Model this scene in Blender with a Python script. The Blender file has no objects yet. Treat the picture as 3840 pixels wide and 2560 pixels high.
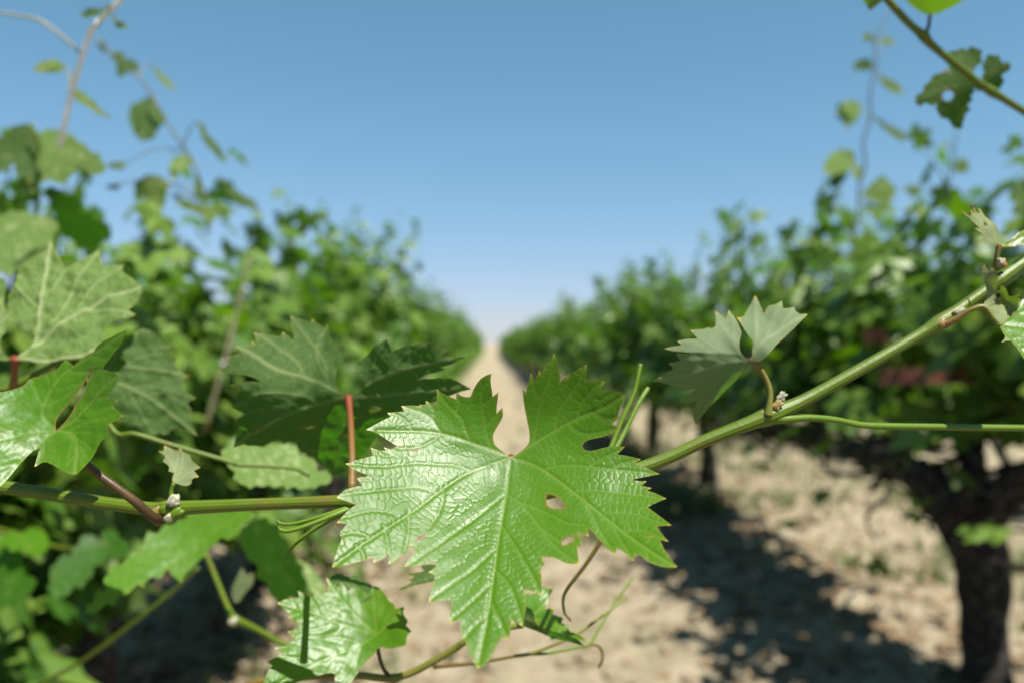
import bpy, math, random
import numpy as np
from mathutils import Vector, Matrix
from mathutils.geometry import delaunay_2d_cdt

random.seed(7); RNG = np.random.default_rng(11)
scene = bpy.context.scene
COL = scene.collection

# ------------------------------------------------------------------ camera
CAM_H = 1.2
LENS, SENSOR, PW, PH = 28.0, 36.0, 2352.0, 1568.0
FPX = LENS / SENSOR * PW
cam_data = bpy.data.cameras.new('camera'); cam = bpy.data.objects.new('camera', cam_data); COL.objects.link(cam)
cam_data.lens = LENS; cam_data.sensor_width = SENSOR; cam_data.clip_start = 0.01; cam_data.clip_end = 6000
cam.location = (0, 0, CAM_H); cam.rotation_euler = (math.radians(90.19), 0, math.radians(-1.69))
cam_data.dof.use_dof = True; cam_data.dof.focus_distance = 0.312; cam_data.dof.aperture_fstop = 5.6
cam_data.dof.aperture_blades = 9
scene.camera = cam
CAM_M = Matrix.LocRotScale(cam.location, cam.rotation_euler, None)
CM = np.array(CAM_M)

# ------------------------------------------------------------------ sky, sun, exposure
SUN_DIR = Vector((0.32, -0.36, 1.0)).normalized()
world = bpy.data.worlds.new('World'); scene.world = world; world.use_nodes = True
wn = world.node_tree.nodes; wl = world.node_tree.links
sky = wn.new('ShaderNodeTexSky'); sky.sky_type = 'NISHITA'; sky.sun_disc = False
sky.sun_elevation = math.asin(SUN_DIR.z); sky.sun_rotation = math.atan2(SUN_DIR.x, SUN_DIR.y)
sky.altitude = 0; sky.air_density = 1.0; sky.dust_density = 0.1; sky.ozone_density = 3.0
EXPOSURE, SKY_K = 1.3, 0.0505 * 2 ** 1.3
# one tone curve per channel over the whole sky, for the hue of this sky
sep = wn.new('ShaderNodeSeparateColor'); comb = wn.new('ShaderNodeCombineColor'); wl.new(sky.outputs[0], sep.inputs[0])
for ch, (ga, gb) in enumerate(((.985, .406), (1.677, 1.297), (1.362, .447))):
    k1 = wn.new('ShaderNodeMath'); k1.operation = 'MULTIPLY'; k1.inputs[1].default_value = ga
    k2 = wn.new('ShaderNodeMath'); k2.operation = 'MULTIPLY_ADD'; k2.inputs[1].default_value = gb * SKY_K; k2.inputs[2].default_value = 1.0
    dv = wn.new('ShaderNodeMath'); dv.operation = 'DIVIDE'
    wl.new(sep.outputs[ch], k1.inputs[0]); wl.new(sep.outputs[ch], k2.inputs[0]); wl.new(k1.outputs[0], dv.inputs[0]); wl.new(k2.outputs[0], dv.inputs[1]); wl.new(dv.outputs[0], comb.inputs[ch])
wl.new(comb.outputs[0], wn['Background'].inputs[0]); wn['Background'].inputs[1].default_value = 0.0505
sun_data = bpy.data.lights.new('sun', 'SUN'); sun = bpy.data.objects.new('sun', sun_data); COL.objects.link(sun)
sun_data.energy = 5.0; sun_data.angle = math.radians(0.53); sun_data.color = (1.0, 0.955, 0.87)
sun.rotation_euler = SUN_DIR.to_track_quat('Z', 'Y').to_euler()
vs = scene.view_settings
vs.view_transform = 'Standard'; vs.look = 'None'; vs.gamma = 1.0; vs.use_curve_mapping = False; vs.exposure = EXPOSURE
scene.cycles.use_denoising = True
scene.cycles.max_bounces = 8; scene.cycles.transparent_max_bounces = 8; scene.cycles.transmission_bounces = 4

# ------------------------------------------------------------------ helpers
def P(x, y, d):
    """photo pixel (2352 wide) and depth in metres -> world point"""
    c = np.array([(x - PW / 2) / FPX * d, -(y - PH / 2) / FPX * d, -d, 1.0])
    return (CM @ c)[:3]
def PA(xy, d):
    xy = np.asarray(xy, float); d = np.asarray(d, float)
    c = np.stack([(xy[:, 0] - PW / 2) / FPX * d, -(xy[:, 1] - PH / 2) / FPX * d, -d, np.ones(len(xy))], 1)
    return (c @ CM.T)[:, :3]
def crop(x0, y0, x1, cw):
    s = (x1 - x0) / cw
    return lambda pts: [((x0 + s * p[0]) * .6125, (y0 + s * p[1]) * .6125) for p in pts]
K1 = crop(1200, 1250, 2600, 1676); K2 = crop(0, 850, 900, 1283); K3b = crop(700, 1100, 1900, 2352)
K4 = crop(2300, 1000, 3840, 2352); K9 = crop(0, 1750, 1700, 2352); K10 = crop(0, 0, 1400, 1829)
K11 = crop(2400, 0, 3840, 1737); K12 = crop(3440, 700, 3840, 896)
C3 = crop(1300, 1500, 1900, 1568); C4 = crop(1900, 1500, 2600, 1568); C5 = crop(950, 2050, 1700, 2306)
C6 = crop(1650, 1950, 2450, 2056); C7 = crop(1350, 1300, 1950, 2091); C8 = crop(1900, 1280, 2500, 2002)

def tag(o, label=None, cat=None, group=None, kind=None):
    if label: o['label'] = label
    if cat: o['category'] = cat
    if group: o['group'] = group
    if kind: o['kind'] = kind
    return o
def empty(name, loc=(0, 0, 0)):
    o = bpy.data.objects.new(name, None); COL.objects.link(o); o.location = loc; o.empty_display_size = .05
    return o
def mesh_from(name, v, f, smooth=True, mat=None, attrs=None):
    me = bpy.data.meshes.new(name); v = np.asarray(v, np.float32)
    if isinstance(f, np.ndarray) and f.ndim == 2:
        k = f.shape[1]; me.vertices.add(len(v)); me.vertices.foreach_set('co', v.ravel())
        me.loops.add(f.size); me.loops.foreach_set('vertex_index', f.astype(np.int32).ravel())
        me.polygons.add(len(f)); me.polygons.foreach_set('loop_start', np.arange(0, f.size, k, dtype=np.int32))
        me.polygons.foreach_set('loop_total', np.full(len(f), k, np.int32)); me.update(calc_edges=True); me.validate()
    else:
        me.from_pydata(v.tolist(), [], f); me.update()
    if smooth: me.polygons.foreach_set('use_smooth', np.ones(len(me.polygons), bool))
    for k, a in (attrs or {}).items():
        at = me.attributes.new(k, 'FLOAT', 'POINT'); at.data.foreach_set('value', np.asarray(a, np.float32))
    if mat: me.materials.append(mat)
    return me
def obj(name, me, parent=None, loc=None):
    """mesh with world coordinates; parent is an Empty with translation only"""
    o = bpy.data.objects.new(name, me); COL.objects.link(o)
    if parent is not None:
        o.parent = parent
        p = parent; off = Vector((0, 0, 0))
        while p is not None: off += p.location; p = p.parent
        o.location = -off
    if loc is not None: o.location = loc
    return o
def spline(pts, n):
    """Catmull-Rom through rows of pts (any width)"""
    p = np.asarray(pts, float)
    if len(p) == 2: return p[0] + (p[1] - p[0]) * np.linspace(0, 1, n)[:, None]
    q = np.vstack([2 * p[0] - p[1], p, 2 * p[-1] - p[-2]]); out = []
    for t in np.linspace(0, len(p) - 1 - 1e-9, n):
        i = int(t); u = t - i; a, b, c, d = q[i:i + 4]
        out.append(.5 * (2 * b + (c - a) * u + (2 * a - 5 * b + 4 * c - d) * u * u + (3 * b - a - 3 * c + d) * u ** 3))
    return np.array(out)
def tube(path, radii, seg=10, ridges=0, ramp=0.0, rough=0.0, seed=0, cap=True):
    """verts, faces, along, around of a tapered tube with optional lengthwise ridges and lumps"""
    path = np.asarray(path, float); n = len(path); r = np.asarray(radii, float)
    T = np.gradient(path, axis=0); T /= np.linalg.norm(T, axis=1)[:, None] + 1e-12
    up = np.array([.13, .2, .97]) if abs(T[0, 2]) < .9 else np.array([1., .1, 0])
    N = np.cross(T[0], up); N /= np.linalg.norm(N); rg = np.random.default_rng(seed)
    V, al, ar = [], [], []
    ph = rg.uniform(0, 6.28, 6); L = 0
    for i in range(n):
        if i: L += np.linalg.norm(path[i] - path[i - 1])
        N = N - T[i] * (N @ T[i]); N /= np.linalg.norm(N) + 1e-12
        B = np.cross(T[i], N); a = np.linspace(0, 2 * np.pi, seg, endpoint=False)
        k = 1 + ramp * np.cos(ridges * a + .4 * np.sin(L * 40)) if ridges else np.ones(seg)
        if rough:
            u = L / max(r[i], 1e-4) * .35
            k = k * (1 + rough * (np.sin(2 * a + ph[0] + u * 1.3) * .5 + np.sin(3 * a + ph[1] - u * 2.1) * .4 + np.sin(5 * a + ph[2] + u * 3.7) * .35 + np.sin(ph[3] + u * 2.9) * .5 + .25 * rg.normal(size=seg)))
        V.append(path[i] + (np.cos(a)[:, None] * N + np.sin(a)[:, None] * B) * (r[i] * k)[:, None])
        al.append(np.full(seg, L)); ar.append(a / (2 * np.pi))
    V = np.vstack(V); F = []
    for i in range(n - 1):
        for j in range(seg):
            j2 = (j + 1) % seg
            F.append([i * seg + j, i * seg + j2, (i + 1) * seg + j2, (i + 1) * seg + j])
    if cap:
        F.append(list(range(seg))[::-1]); F.append([(n - 1) * seg + j for j in range(seg)])
    return V, F, np.concatenate(al), np.concatenate(ar)
def px_tube(name, pts, parent, mat, seg=10, n=40, ridges=0, ramp=0., taper=None):
    """pts rows: (px, py, depth, radius in m)"""
    a = np.array(pts, float); s = spline(np.column_stack([PA(a[:, :2], a[:, 2]), a[:, 3]]), n)
    v, f, al, ar = tube(s[:, :3], np.maximum(s[:, 3], 2e-4), seg, ridges, ramp)
    fr = al / max(al.max(), 1e-6)
    return obj(name, mesh_from(name, v, f, mat=mat, attrs={'along': fr, 'around': ar}), parent)
def merge(parts):
    V, F, o = [], [], 0
    for v, f in parts:
        V.append(v); F += [[i + o for i in q] for q in f]; o += len(v)
    return np.vstack(V), F

# ------------------------------------------------------------------ materials
class NT:
    def __init__(s, name):
        s.m = bpy.data.materials.new(name); s.m.use_nodes = True; s.t = s.m.node_tree; s.t.nodes.clear()
        s.out = s.n('ShaderNodeOutputMaterial')
    def n(s, typ, **kw):
        nd = s.t.nodes.new(typ)
        for k, v in kw.items(): setattr(nd, k, v)
        return nd
    def l(s, a, b): s.t.links.new(a, b)
    def val(s, sock, v):
        if hasattr(v, 'default_value'): s.l(v, sock)
        else: sock.default_value = v
    def mix(s, fac, a, b, blend='MIX'):
        nd = s.n('ShaderNodeMix', data_type='RGBA', blend_type=blend); nd.clamp_factor = True
        s.val(nd.inputs[0], fac)
        for sk, c in ((nd.inputs[6], a), (nd.inputs[7], b)):
            if isinstance(c, tuple): sk.default_value = c + (1,) if len(c) == 3 else c
            else: s.l(c, sk)
        return nd.outputs[2]
    def math(s, op, a, b=0.0, c=0.0):
        nd = s.n('ShaderNodeMath', operation=op); s.val(nd.inputs[0], a); s.val(nd.inputs[1], b); s.val(nd.inputs[2], c)
        return nd.outputs[0]
    def noise(s, vec, scale, detail=3, rough=.55):
        nd = s.n('ShaderNodeTexNoise'); nd.inputs['Scale'].default_value = scale; nd.inputs['Detail'].default_value = detail
        nd.inputs['Roughness'].default_value = rough
        if vec is not None: s.l(vec, nd.inputs['Vector'])
        return nd.outputs['Fac']
    def attr(s, name): return s.n('ShaderNodeAttribute', attribute_name=name).outputs['Fac']
    def ramp(s, fac, stops):
        nd = s.n('ShaderNodeValToRGB'); s.l(fac, nd.inputs[0]); e = nd.color_ramp.elements
        while len(e) > 1: e.remove(e[-1])
        for i, (p, c) in enumerate(stops):
            el = e[0] if i == 0 else e.new(p)
            el.position = p; el.color = tuple(c) + (1,)
        return nd.outputs[0]
    def coord(s, k='Object'): return s.n('ShaderNodeTexCoord').outputs[k]
    def bsdf(s, **kw):
        nd = s.n('ShaderNodeBsdfPrincipled')
        for k, v in kw.items():
            sk = nd.inputs[k.replace('_', ' ')]
            if isinstance(v, tuple): sk.default_value = v + (1,) if len(v) == 3 else v
            else: s.val(sk, v)
        return nd

def leaf_material(name, up1, up2, under, vein_up, vein_un, trans, tfac, rough, hero=True, hair=0.0, bump=.25):
    t = NT(name); co = t.coord()
    n1 = t.noise(co, 60 if hero else 18, 3); back = t.n('ShaderNodeNewGeometry').outputs['Backfacing']
    if hero:
        rnd = t.math('MULTIPLY', n1, 1.0); vein = t.attr('vein'); tip = t.attr('tip'); rim = t.attr('rim')
    else:
        oi = t.n('ShaderNodeObjectInfo').outputs['Random']
        rnd = t.math('FRACT', t.math('ADD', oi, t.attr('rnd'))); vein = t.attr('vein'); tip = None
    top = t.mix(rnd, up1, up2)
    if hero:
        fine = t.noise(co, 900, 2); top = t.mix(t.math('MULTIPLY', fine, .35), top, up1)
        spots = t.math('GREATER_THAN', t.noise(co, 170, 1), .77); top = t.mix(t.math('MULTIPLY', spots, .5), top, (.20, .11, .03))
        big = t.noise(co, 22, 2); top = t.mix(t.math('MULTIPLY', big, .45), top, (up2[0] * 1.3, up2[1] * 1.1, up2[2]))
    top = t.mix(t.math('MULTIPLY', vein, .8), top, vein_up)
    bot = t.mix(t.math('MULTIPLY', n1, .5), under, tuple(c * .72 for c in under))
    if hero:
        fz = t.noise(co, 700, 4, .7); bot = t.mix(t.math('MULTIPLY', fz, .35 + hair), bot, tuple(min(1, c * 1.35 + .05 * hair) for c in under))
    bot = t.mix(vein, bot, vein_un)
    c = t.mix(back, top, bot)
    if hero:
        c = t.mix(t.math('MULTIPLY', rim, .45), c, (.20, .15, .03))
        c = t.mix(tip, c, (.42, .29, .04))
    if hero: c = t.mix(t.attr('torn'), c, (.16, .085, .030))
    rgh = t.math('ADD', t.math('MULTIPLY', back, .30), rough)
    if hero: rgh = t.math('ADD', rgh, t.math('MULTIPLY', t.math('SUBTRACT', t.noise(co, 45, 4, .65), .5), .30))
    b = t.bsdf(Base_Color=c, Roughness=rgh)
    t.val(b.inputs['Specular IOR Level'], t.math('SUBTRACT', .30, t.math('MULTIPLY', back, .20)))
    if bump:
        bp = t.n('ShaderNodeBump'); bp.inputs['Strength'].default_value = bump; bp.inputs['Distance'].default_value = .0003
        h = t.noise(co, 1500 if hero else 160, 3, .6); t.l(h, bp.inputs['Height']); t.l(bp.outputs[0], b.inputs['Normal'])
    tr = t.n('ShaderNodeBsdfTranslucent'); tc = t.mix(t.math('MULTIPLY', vein, .5), trans, tuple(x * .55 for x in trans)); t.l(tc, tr.inputs[0])
    mx = t.n('ShaderNodeMixShader'); mx.inputs[0].default_value = tfac
    t.l(b.outputs[0], mx.inputs[1]); t.l(tr.outputs[0], mx.inputs[2]); t.l(mx.outputs[0], t.out.inputs[0])
    return t.m
M = {}
M['leaf'] = leaf_material('leaf_hero', (.028, .102, .0012), (.051, .132, .0025), (.100, .145, .040), (.125, .19, .03), (.18, .22, .09), (.15, .34, .001), .36, .40, bump=.16)
M['leaf_young'] = leaf_material('leaf_young', (.065, .120, .010), (.09, .145, .014), (.115, .145, .070), (.125, .17, .035), (.19, .22, .11), (.15, .26, .005), .26, .38, hair=.35)
M['leaf_silver'] = leaf_material('leaf_silver', (.04, .10, .005), (.06, .12, .008), (.105, .142, .074), (.10, .15, .025), (.18, .22, .12), (.075, .22, .001), .34, .42, hair=.45)
M['leaf_pale'] = leaf_material('leaf_pale', (.036, .095, .003), (.058, .12, .006), (.086, .140, .036), (.11, .165, .03), (.25, .30, .14), (.14, .28, .002), .32, .40, hair=.1)
M['leaf_deep'] = leaf_material('leaf_deep', (.012, .056, .0025), (.026, .076, .004), (.048, .086, .024), (.075, .13, .025), (.15, .185, .075), (.055, .22, .001), .38, .42)
M['leaf_row'] = leaf_material('leaf_row', (.020, .072, .003), (.132, .205, .034), (.075, .124, .036), (.075, .13, .03), (.12, .16, .065), (.11, .26, .002), .34, .44, hero=False)

def simple(name, stops, rough=.5, scale=30, bump=0., bscale=80, spec=.5, coord='Object', detail=4, trans=None):
    t = NT(name); co = t.coord(coord)
    c = t.ramp(t.noise(co, scale, detail), stops); b = t.bsdf(Base_Color=c, Roughness=rough); b.inputs['Specular IOR Level'].default_value = spec
    if bump:
        bp = t.n('ShaderNodeBump'); bp.inputs['Strength'].default_value = .8; bp.inputs['Distance'].default_value = bump
        t.l(t.noise(co, bscale, 5, .65), bp.inputs['Height']); t.l(bp.outputs[0], b.inputs['Normal'])
    if trans:
        tr = t.n('ShaderNodeBsdfTranslucent'); tr.inputs[0].default_value = trans + (1,); mx = t.n('ShaderNodeMixShader'); mx.inputs[0].default_value = .3
        t.l(b.outputs[0], mx.inputs[1]); t.l(tr.outputs[0], mx.inputs[2]); t.l(mx.outputs[0], t.out.inputs[0])
    else: t.l(b.outputs[0], t.out.inputs[0])
    return t.m
def stem_material(name, a, bcol, stripes=True, red=None):
    t = NT(name); co = t.coord(); ar = t.attr('around'); al = t.attr('along')
    n = t.noise(co, 90, 3)
    c = t.mix(n, a, bcol)
    if stripes:
        w = t.math('SINE', t.math('ADD', t.math('MULTIPLY', ar, 6.2832 * 11), t.math('MULTIPLY', n, 2.0)))
        c = t.mix(t.math('MULTIPLY', t.math('ADD', w, 1.0), .26), c, tuple(x * .55 for x in a))
    if stripes: c = t.mix(t.ramp(t.noise(co, 26, 4, .7), [(.52, (0, 0, 0)), (.70, (.55, .55, .55))]), c, (.11, .060, .018))
    if red:
        c = t.mix(t.math('MULTIPLY', t.math('POWER', t.math('SUBTRACT', 1.0, al), 1.5), .9), c, red)
    b = t.bsdf(Base_Color=c, Roughness=.45); b.inputs['Specular IOR Level'].default_value = .28
    bp = t.n('ShaderNodeBump'); bp.inputs['Strength'].default_value = .35; bp.inputs['Distance'].default_value = .0004
    t.l(t.noise(co, 500, 3), bp.inputs['Height']); t.l(bp.outputs[0], b.inputs['Normal']); t.l(b.outputs[0], t.out.inputs[0])
    return t.m
M['stem'] = stem_material('stem_green', (.0521, .0991, .0025), (.0966, .1260, .0084))
M['tendril'] = stem_material('tendril_green', (.0521, .1092, .0025), (.0840, .1302, .0067), stripes=False)
M['petiole'] = stem_material('petiole_red', (.10, .070, .014), (.13, .070, .016), stripes=False, red=(.125, .022, .009))
M['petiole_green'] = stem_material('petiole_green', (.0840, .1092, .0134), (.1218, .1218, .0210), stripes=False, red=(.1344, .0672, .0185))
M['petiole_dark'] = stem_material('petiole_dark', (.045, .020, .008), (.04, .03, .009), stripes=True)
M['cane'] = stem_material('cane_pale', (.40, .40, .40), (.48, .46, .45), stripes=False)
M['cane_bright'] = stem_material('cane_bright', (.60, .60, .60), (.66, .64, .63), stripes=False)
M['cane_thin'] = stem_material('cane_thin', (.10, .12, .06), (.17, .15, .10), stripes=False)
M['node'] = simple('node_red', [(.3, (.20, .05, .025)), (.6, (.20, .16, .045))], .5, 250)
M['bud'] = simple('bud_wool', [(.3, (.17, .17, .09)), (.7, (.36, .35, .27))], .9, 700, .0006, 900, spec=.2)
M['bark'] = simple('bark', [(.25, (.007, .0055, .005)), (.5, (.026, .021, .018)), (.78, (.12, .105, .095))], .9, 38, .010, 60, spec=.2)
M['stake'] = simple('stake_wood', [(.3, (.19, .18, .10)), (.7, (.27, .25, .15))], .85, 30, .002, 120, spec=.2)
M['rust'] = simple('rust_iron', [(.3, (.20, .070, .050)), (.7, (.32, .125, .095))], .75, 25, .001, 200, spec=.3)
M['fly'] = simple('fly_black', [(.3, (.012, .012, .014)), (.7, (.04, .038, .035))], .3, 900)
M['wing'] = simple('fly_wing', [(.3, (.18, .17, .15)), (.7, (.28, .27, .24))], .25, 900, trans=(.4, .38, .34))
M['weed'] = simple('weed', [(.3, (.055, .085, .025)), (.55, (.12, .135, .05)), (.8, (.22, .19, .09))], .6, 9, trans=(.16, .2, .05))
M['straw'] = simple('straw', [(.3, (.11, .105, .045)), (.7, (.27, .22, .12))], .8, 6, spec=.2, trans=(.18, .15, .07))
M['clod'] = simple('clod', [(.3, (.15, .118, .078)), (.7, (.25, .20, .135))], .95, 18, .004, 90, spec=.1)
M['litter'] = simple('dry_litter', [(.3, (.10, .065, .035)), (.7, (.21, .15, .085))], .8, 12, spec=.2)
def soil_material():
    t = NT('soil'); co = t.coord()
    a = t.noise(co, .9, 5, .6); b_ = t.noise(co, 9, 5, .65); g = t.noise(co, 1.7, 4, .6)
    c = t.mix(a, (.172, .147, .096), (.236, .202, .134)); c = t.mix(t.math('MULTIPLY', b_, .75), c, (.272, .228, .156), 'MIX')
    c = t.mix(t.ramp(t.noise(co, 42, 3, .7), [(.45, (0, 0, 0)), (.68, (.4, .4, .4))]), c, (.15, .115, .07))
    c = t.mix(t.ramp(t.noise(co, 4.5, 4, .7), [(.42, (0, 0, 0)), (.60, (.75, .75, .75))]), c, (.305, .258, .182))
    c = t.mix(t.ramp(t.noise(co, 6.5, 5, .72), [(.50, (0, 0, 0)), (.66, (.8, .8, .8))]), c, (.125, .088, .052))
    gm = t.ramp(g, [(.50, (0, 0, 0)), (.66, (.8, .8, .8))])
    gm = t.mix(t.noise(co, 24, 3), (0, 0, 0), gm)
    c = t.mix(gm, c, (.135, .135, .062))
    b = t.bsdf(Base_Color=c, Roughness=.95); b.inputs['Specular IOR Level'].default_value = .12
    bp = t.n('ShaderNodeBump'); bp.inputs['Strength'].default_value = .9; bp.inputs['Distance'].default_value = .03
    t.l(t.noise(co, 22, 7, .68), bp.inputs['Height']); t.l(bp.outputs[0], b.inputs['Normal']); t.l(b.outputs[0], t.out.inputs[0])
    return t.m
M['soil'] = soil_material()

# ------------------------------------------------------------------ ground
def vnoise(x, y, seed=0):
    xi, yi = np.floor(x), np.floor(y); fx, fy = x - xi, y - yi; fx = fx * fx * (3 - 2 * fx); fy = fy * fy * (3 - 2 * fy)
    h = lambda a, b: np.modf(np.abs(np.sin(a * 127.1 + b * 311.7 + seed * 74.7) * 43758.5453))[0]
    return (h(xi, yi) * (1 - fx) + h(xi + 1, yi) * fx) * (1 - fy) + (h(xi, yi + 1) * (1 - fx) + h(xi + 1, yi + 1) * fx) * fy
def ground_z(x, y):
    k = np.exp(-np.maximum(np.hypot(x, y) - 25, 0) / 30)
    z = .05 * (vnoise(x * .8, y * .5) - .5) + .035 * (vnoise(x * 3.1, y * 2.7, 3) - .5) + .022 * (vnoise(x * 11, y * 10, 5) - .5)
    berm = .07 * (np.exp(-((x - 1.62) / .35) ** 2) + np.exp(-((x + 1.05) / .32) ** 2) + np.exp(-((x - 4.25) / .35) ** 2))
    return (z + berm) * k
gx = np.concatenate([-np.geomspace(2500, 6.2, 34), np.linspace(-6, 7, 210), np.geomspace(7.3, 2500, 34)])
gy = np.concatenate([-np.geomspace(2500, 2.3, 22), np.linspace(-2, 16, 300), np.geomspace(16.2, 3000, 60)])
X, Y = np.meshgrid(gx, gy); Z = ground_z(X, Y); nx, ny = len(gx), len(gy)
idx = np.arange(nx * ny).reshape(ny, nx)
gf = np.stack([idx[:-1, :-1], idx[:-1, 1:], idx[1:, 1:], idx[1:, :-1]], -1).reshape(-1, 4)
tag(obj('ground', mesh_from('ground', np.stack([X, Y, Z], -1).reshape(-1, 3), gf, mat=M['soil'])), 'sandy tan soil of the vineyard between the rows', None, kind='structure')

# ------------------------------------------------------------------ leaf templates (junction at origin, tip +Y, upper side +Z, width about 1)
def leaf_template(seed, npts, teeth=True):
    rg = np.random.default_rng(seed)
    th = np.linspace(-math.radians(168), math.radians(168), npts)
    lobes = [(0, 1.0, 30), (60, .88, 27), (-60, .86, 27), (118, .66, 30), (-118, .68, 30)]
    r = np.full(npts, .0)
    for c, L, w in lobes:
        c += rg.normal() * 4; L *= 1 + rg.normal() * .06
        d = np.abs(np.degrees(th) - c)
        r = np.maximum(r, L * np.maximum(0.45, 1 - (d / w) ** 1.25 * .48))
    edge = np.clip((168 - np.abs(np.degrees(th))) / 26, 0, 1); r *= .25 + .75 * edge ** .6
    if teeth: r *= 1 + .075 * (np.abs(((np.arange(npts) * .5) % 1) - .5) * 4 - 1) + rg.normal(size=npts) * .012
    x, y = r * np.sin(th), r * np.cos(th)
    ring = np.stack([x, y], 1) * .62
    a, b, c, e = rg.uniform(.05, .32), rg.uniform(-.30, .22), rg.uniform(0, 6.28), rg.uniform(.03, .09)
    def zz(p):
        q = np.hypot(p[:, 0], p[:, 1]); an = np.arctan2(p[:, 0], p[:, 1])
        return -a * p[:, 1] * np.abs(p[:, 1]) * .5 - .18 * q * q + b * np.abs(p[:, 0]) + e * q * np.sin(an * 5 + c) + .05 * np.cos(an * 5) * q
    p2 = np.vstack([[[0, 0]], np.stack([x, y], 1) * .34, np.stack([x, y], 1) * .70, np.stack([x, y], 1)]) if npts > 20 else np.vstack([[[0, 0]], np.stack([x, y], 1)])
    p2 = p2 * .62
    V = np.column_stack([p2, zz(p2)]); F = []
    n = npts
    for i in range(n - 1):
        F.append([0, 2 + i, 1 + i])
        if npts > 20:
            for k in range(2):
                o = 1 + k * n
                F.append([o + i, o + i + 1, o + n + i]); F.append([o + i + 1, o + n + i + 1, o + n + i])
    return V, np.array(F)
NEAR_T = [leaf_template(100 + i, 37) for i in range(10)]
FAR_T = [leaf_template(200 + i, 12, False) for i in range(5)]
def template_mesh(i, mat):
    V, F = NEAR_T[i]; th = np.arctan2(V[:, 0], V[:, 1]); q = np.hypot(V[:, 0], V[:, 1])
    return mesh_from('leaf_blade', V, F, mat=mat, attrs={'rnd': np.zeros(len(V)), 'vein': .35 * np.exp(-(np.sin(th * 3) * q / .05) ** 2)})
NEAR_M = [template_mesh(i, M['leaf_row']) for i in range(10)]

def frames(normal, tip):
    n = normal / np.linalg.norm(normal, axis=1)[:, None]
    y = tip - n * (tip * n).sum(1)[:, None]; y /= np.linalg.norm(y, axis=1)[:, None] + 1e-9
    return np.stack([np.cross(y, n), y, n], 2)
def join_leaves(pos, R, size, rnd, temps, rg, mat, name='foliage'):
    V, F, A, o = [], [], [], 0
    k = rg.integers(0, len(temps), len(pos))
    for ti, (tv, tf) in enumerate(temps):
        m = np.where(k == ti)[0]
        if not len(m): continue
        v = np.einsum('nij,kj->nki', R[m], tv) * size[m][:, None, None] + pos[m][:, None, :]
        V.append(v.reshape(-1, 3)); F.append((tf[None] + (o + np.arange(len(m)) * len(tv))[:, None, None]).reshape(-1, 3))
        A.append(np.repeat(rnd[m], len(tv))); o += len(m) * len(tv)
    A = np.concatenate(A)
    return mesh_from(name, np.vstack(V), np.vstack(F), mat=mat, attrs={'rnd': A, 'vein': A * 0})

# ------------------------------------------------------------------ vines of the rows
def grow(rg, y0, y1, n_shoots, top, side_reach=.30, base_h=.80, spread=.05, low=.25, droop_max=2.1, big=1.0):
    """shoots and leaves of one vine along its row, relative to the row line x=0"""
    shoots, pos, nor, tip, size = [], [], [], [], []
    for s in range(n_shoots):
        yb = y0 + (y1 - y0) * (s + rg.uniform(.1, .9)) / n_shoots; xb = rg.normal() * spread
        L = (top - base_h) * rg.uniform(.55, 1.12); lean = rg.normal() * side_reach; ly = rg.normal() * .22
        hang = rg.random() < low; droop = rg.uniform(1.1, droop_max)
        if hang: L = rg.uniform(.35, .75); lean = rg.choice([-1, 1]) * rg.uniform(.35, .6)
        t = np.linspace(0, 1, 9)
        x = xb + lean * t ** 1.15 + .03 * np.sin(t * 7 + rg.uniform(0, 6)); y = yb + ly * t + .03 * np.sin(t * 6 + rg.uniform(0, 6))
        z = base_h + (L * (t - (droop * t * t if hang else .06 * t ** 3)))
        path = np.stack([x, y, z], 1); shoots.append((path, np.linspace(.0048, .0016, 9)))
        nl = int(L / .062); side = rg.choice([-1, 1])
        for i in range(nl):
            u = (i + .6) / nl; p = np.array([np.interp(u, t, path[:, k]) for k in range(3)])
            side = -side; az = rg.uniform(0, 6.28)
            out = np.array([np.cos(az) * 1.0 + .35 * np.sign(p[0]), np.sin(az) * .8, 0]); out /= np.linalg.norm(out)
            pet = rg.uniform(.04, .10) * (1 - .5 * u); q = p + out * pet + np.array([0, 0, pet * .35])
            face = np.array([np.sign(q[0]) * .25, 0, 0])
            nn = out * rg.uniform(.1, .75) + face + np.array([0, 0, rg.uniform(.35, .9)]) + rg.normal(size=3) * .28
            tt = out * rg.uniform(.4, 1) + np.array([0, 0, -rg.uniform(.2, .9)]) + rg.normal(size=3) * .25
            pos.append(q); nor.append(nn); tip.append(tt)
            size.append(big * rg.uniform(.125, .200) * (1 - .55 * max(0, u - .45) / .55) * (1 - .15 * (u < .1)))
    return shoots, np.array(pos), frames(np.array(nor), np.array(tip)), np.array(size), rg.random(len(pos))
def trunk_mesh(rg, h=.80, r=.055, lean=0.0, seg=9):
    t = np.linspace(0, 1, 12)
    x = lean * t + .035 * np.sin(t * 5 + rg.uniform(0, 6)) * t; y = .05 * np.sin(t * 4 + rg.uniform(0, 6)) * t
    rad = r * (1.25 - .45 * t + .5 * np.exp(-t * 9) + .25 * np.exp(-((t - 1) / .12) ** 2))
    v, f, _, _ = tube(np.stack([x, y, -.06 + (h + .06) * t], 1), rad, seg, rough=.16, seed=int(rg.integers(1e6)))
    return (v, f), (x[-1], y[-1])
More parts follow.
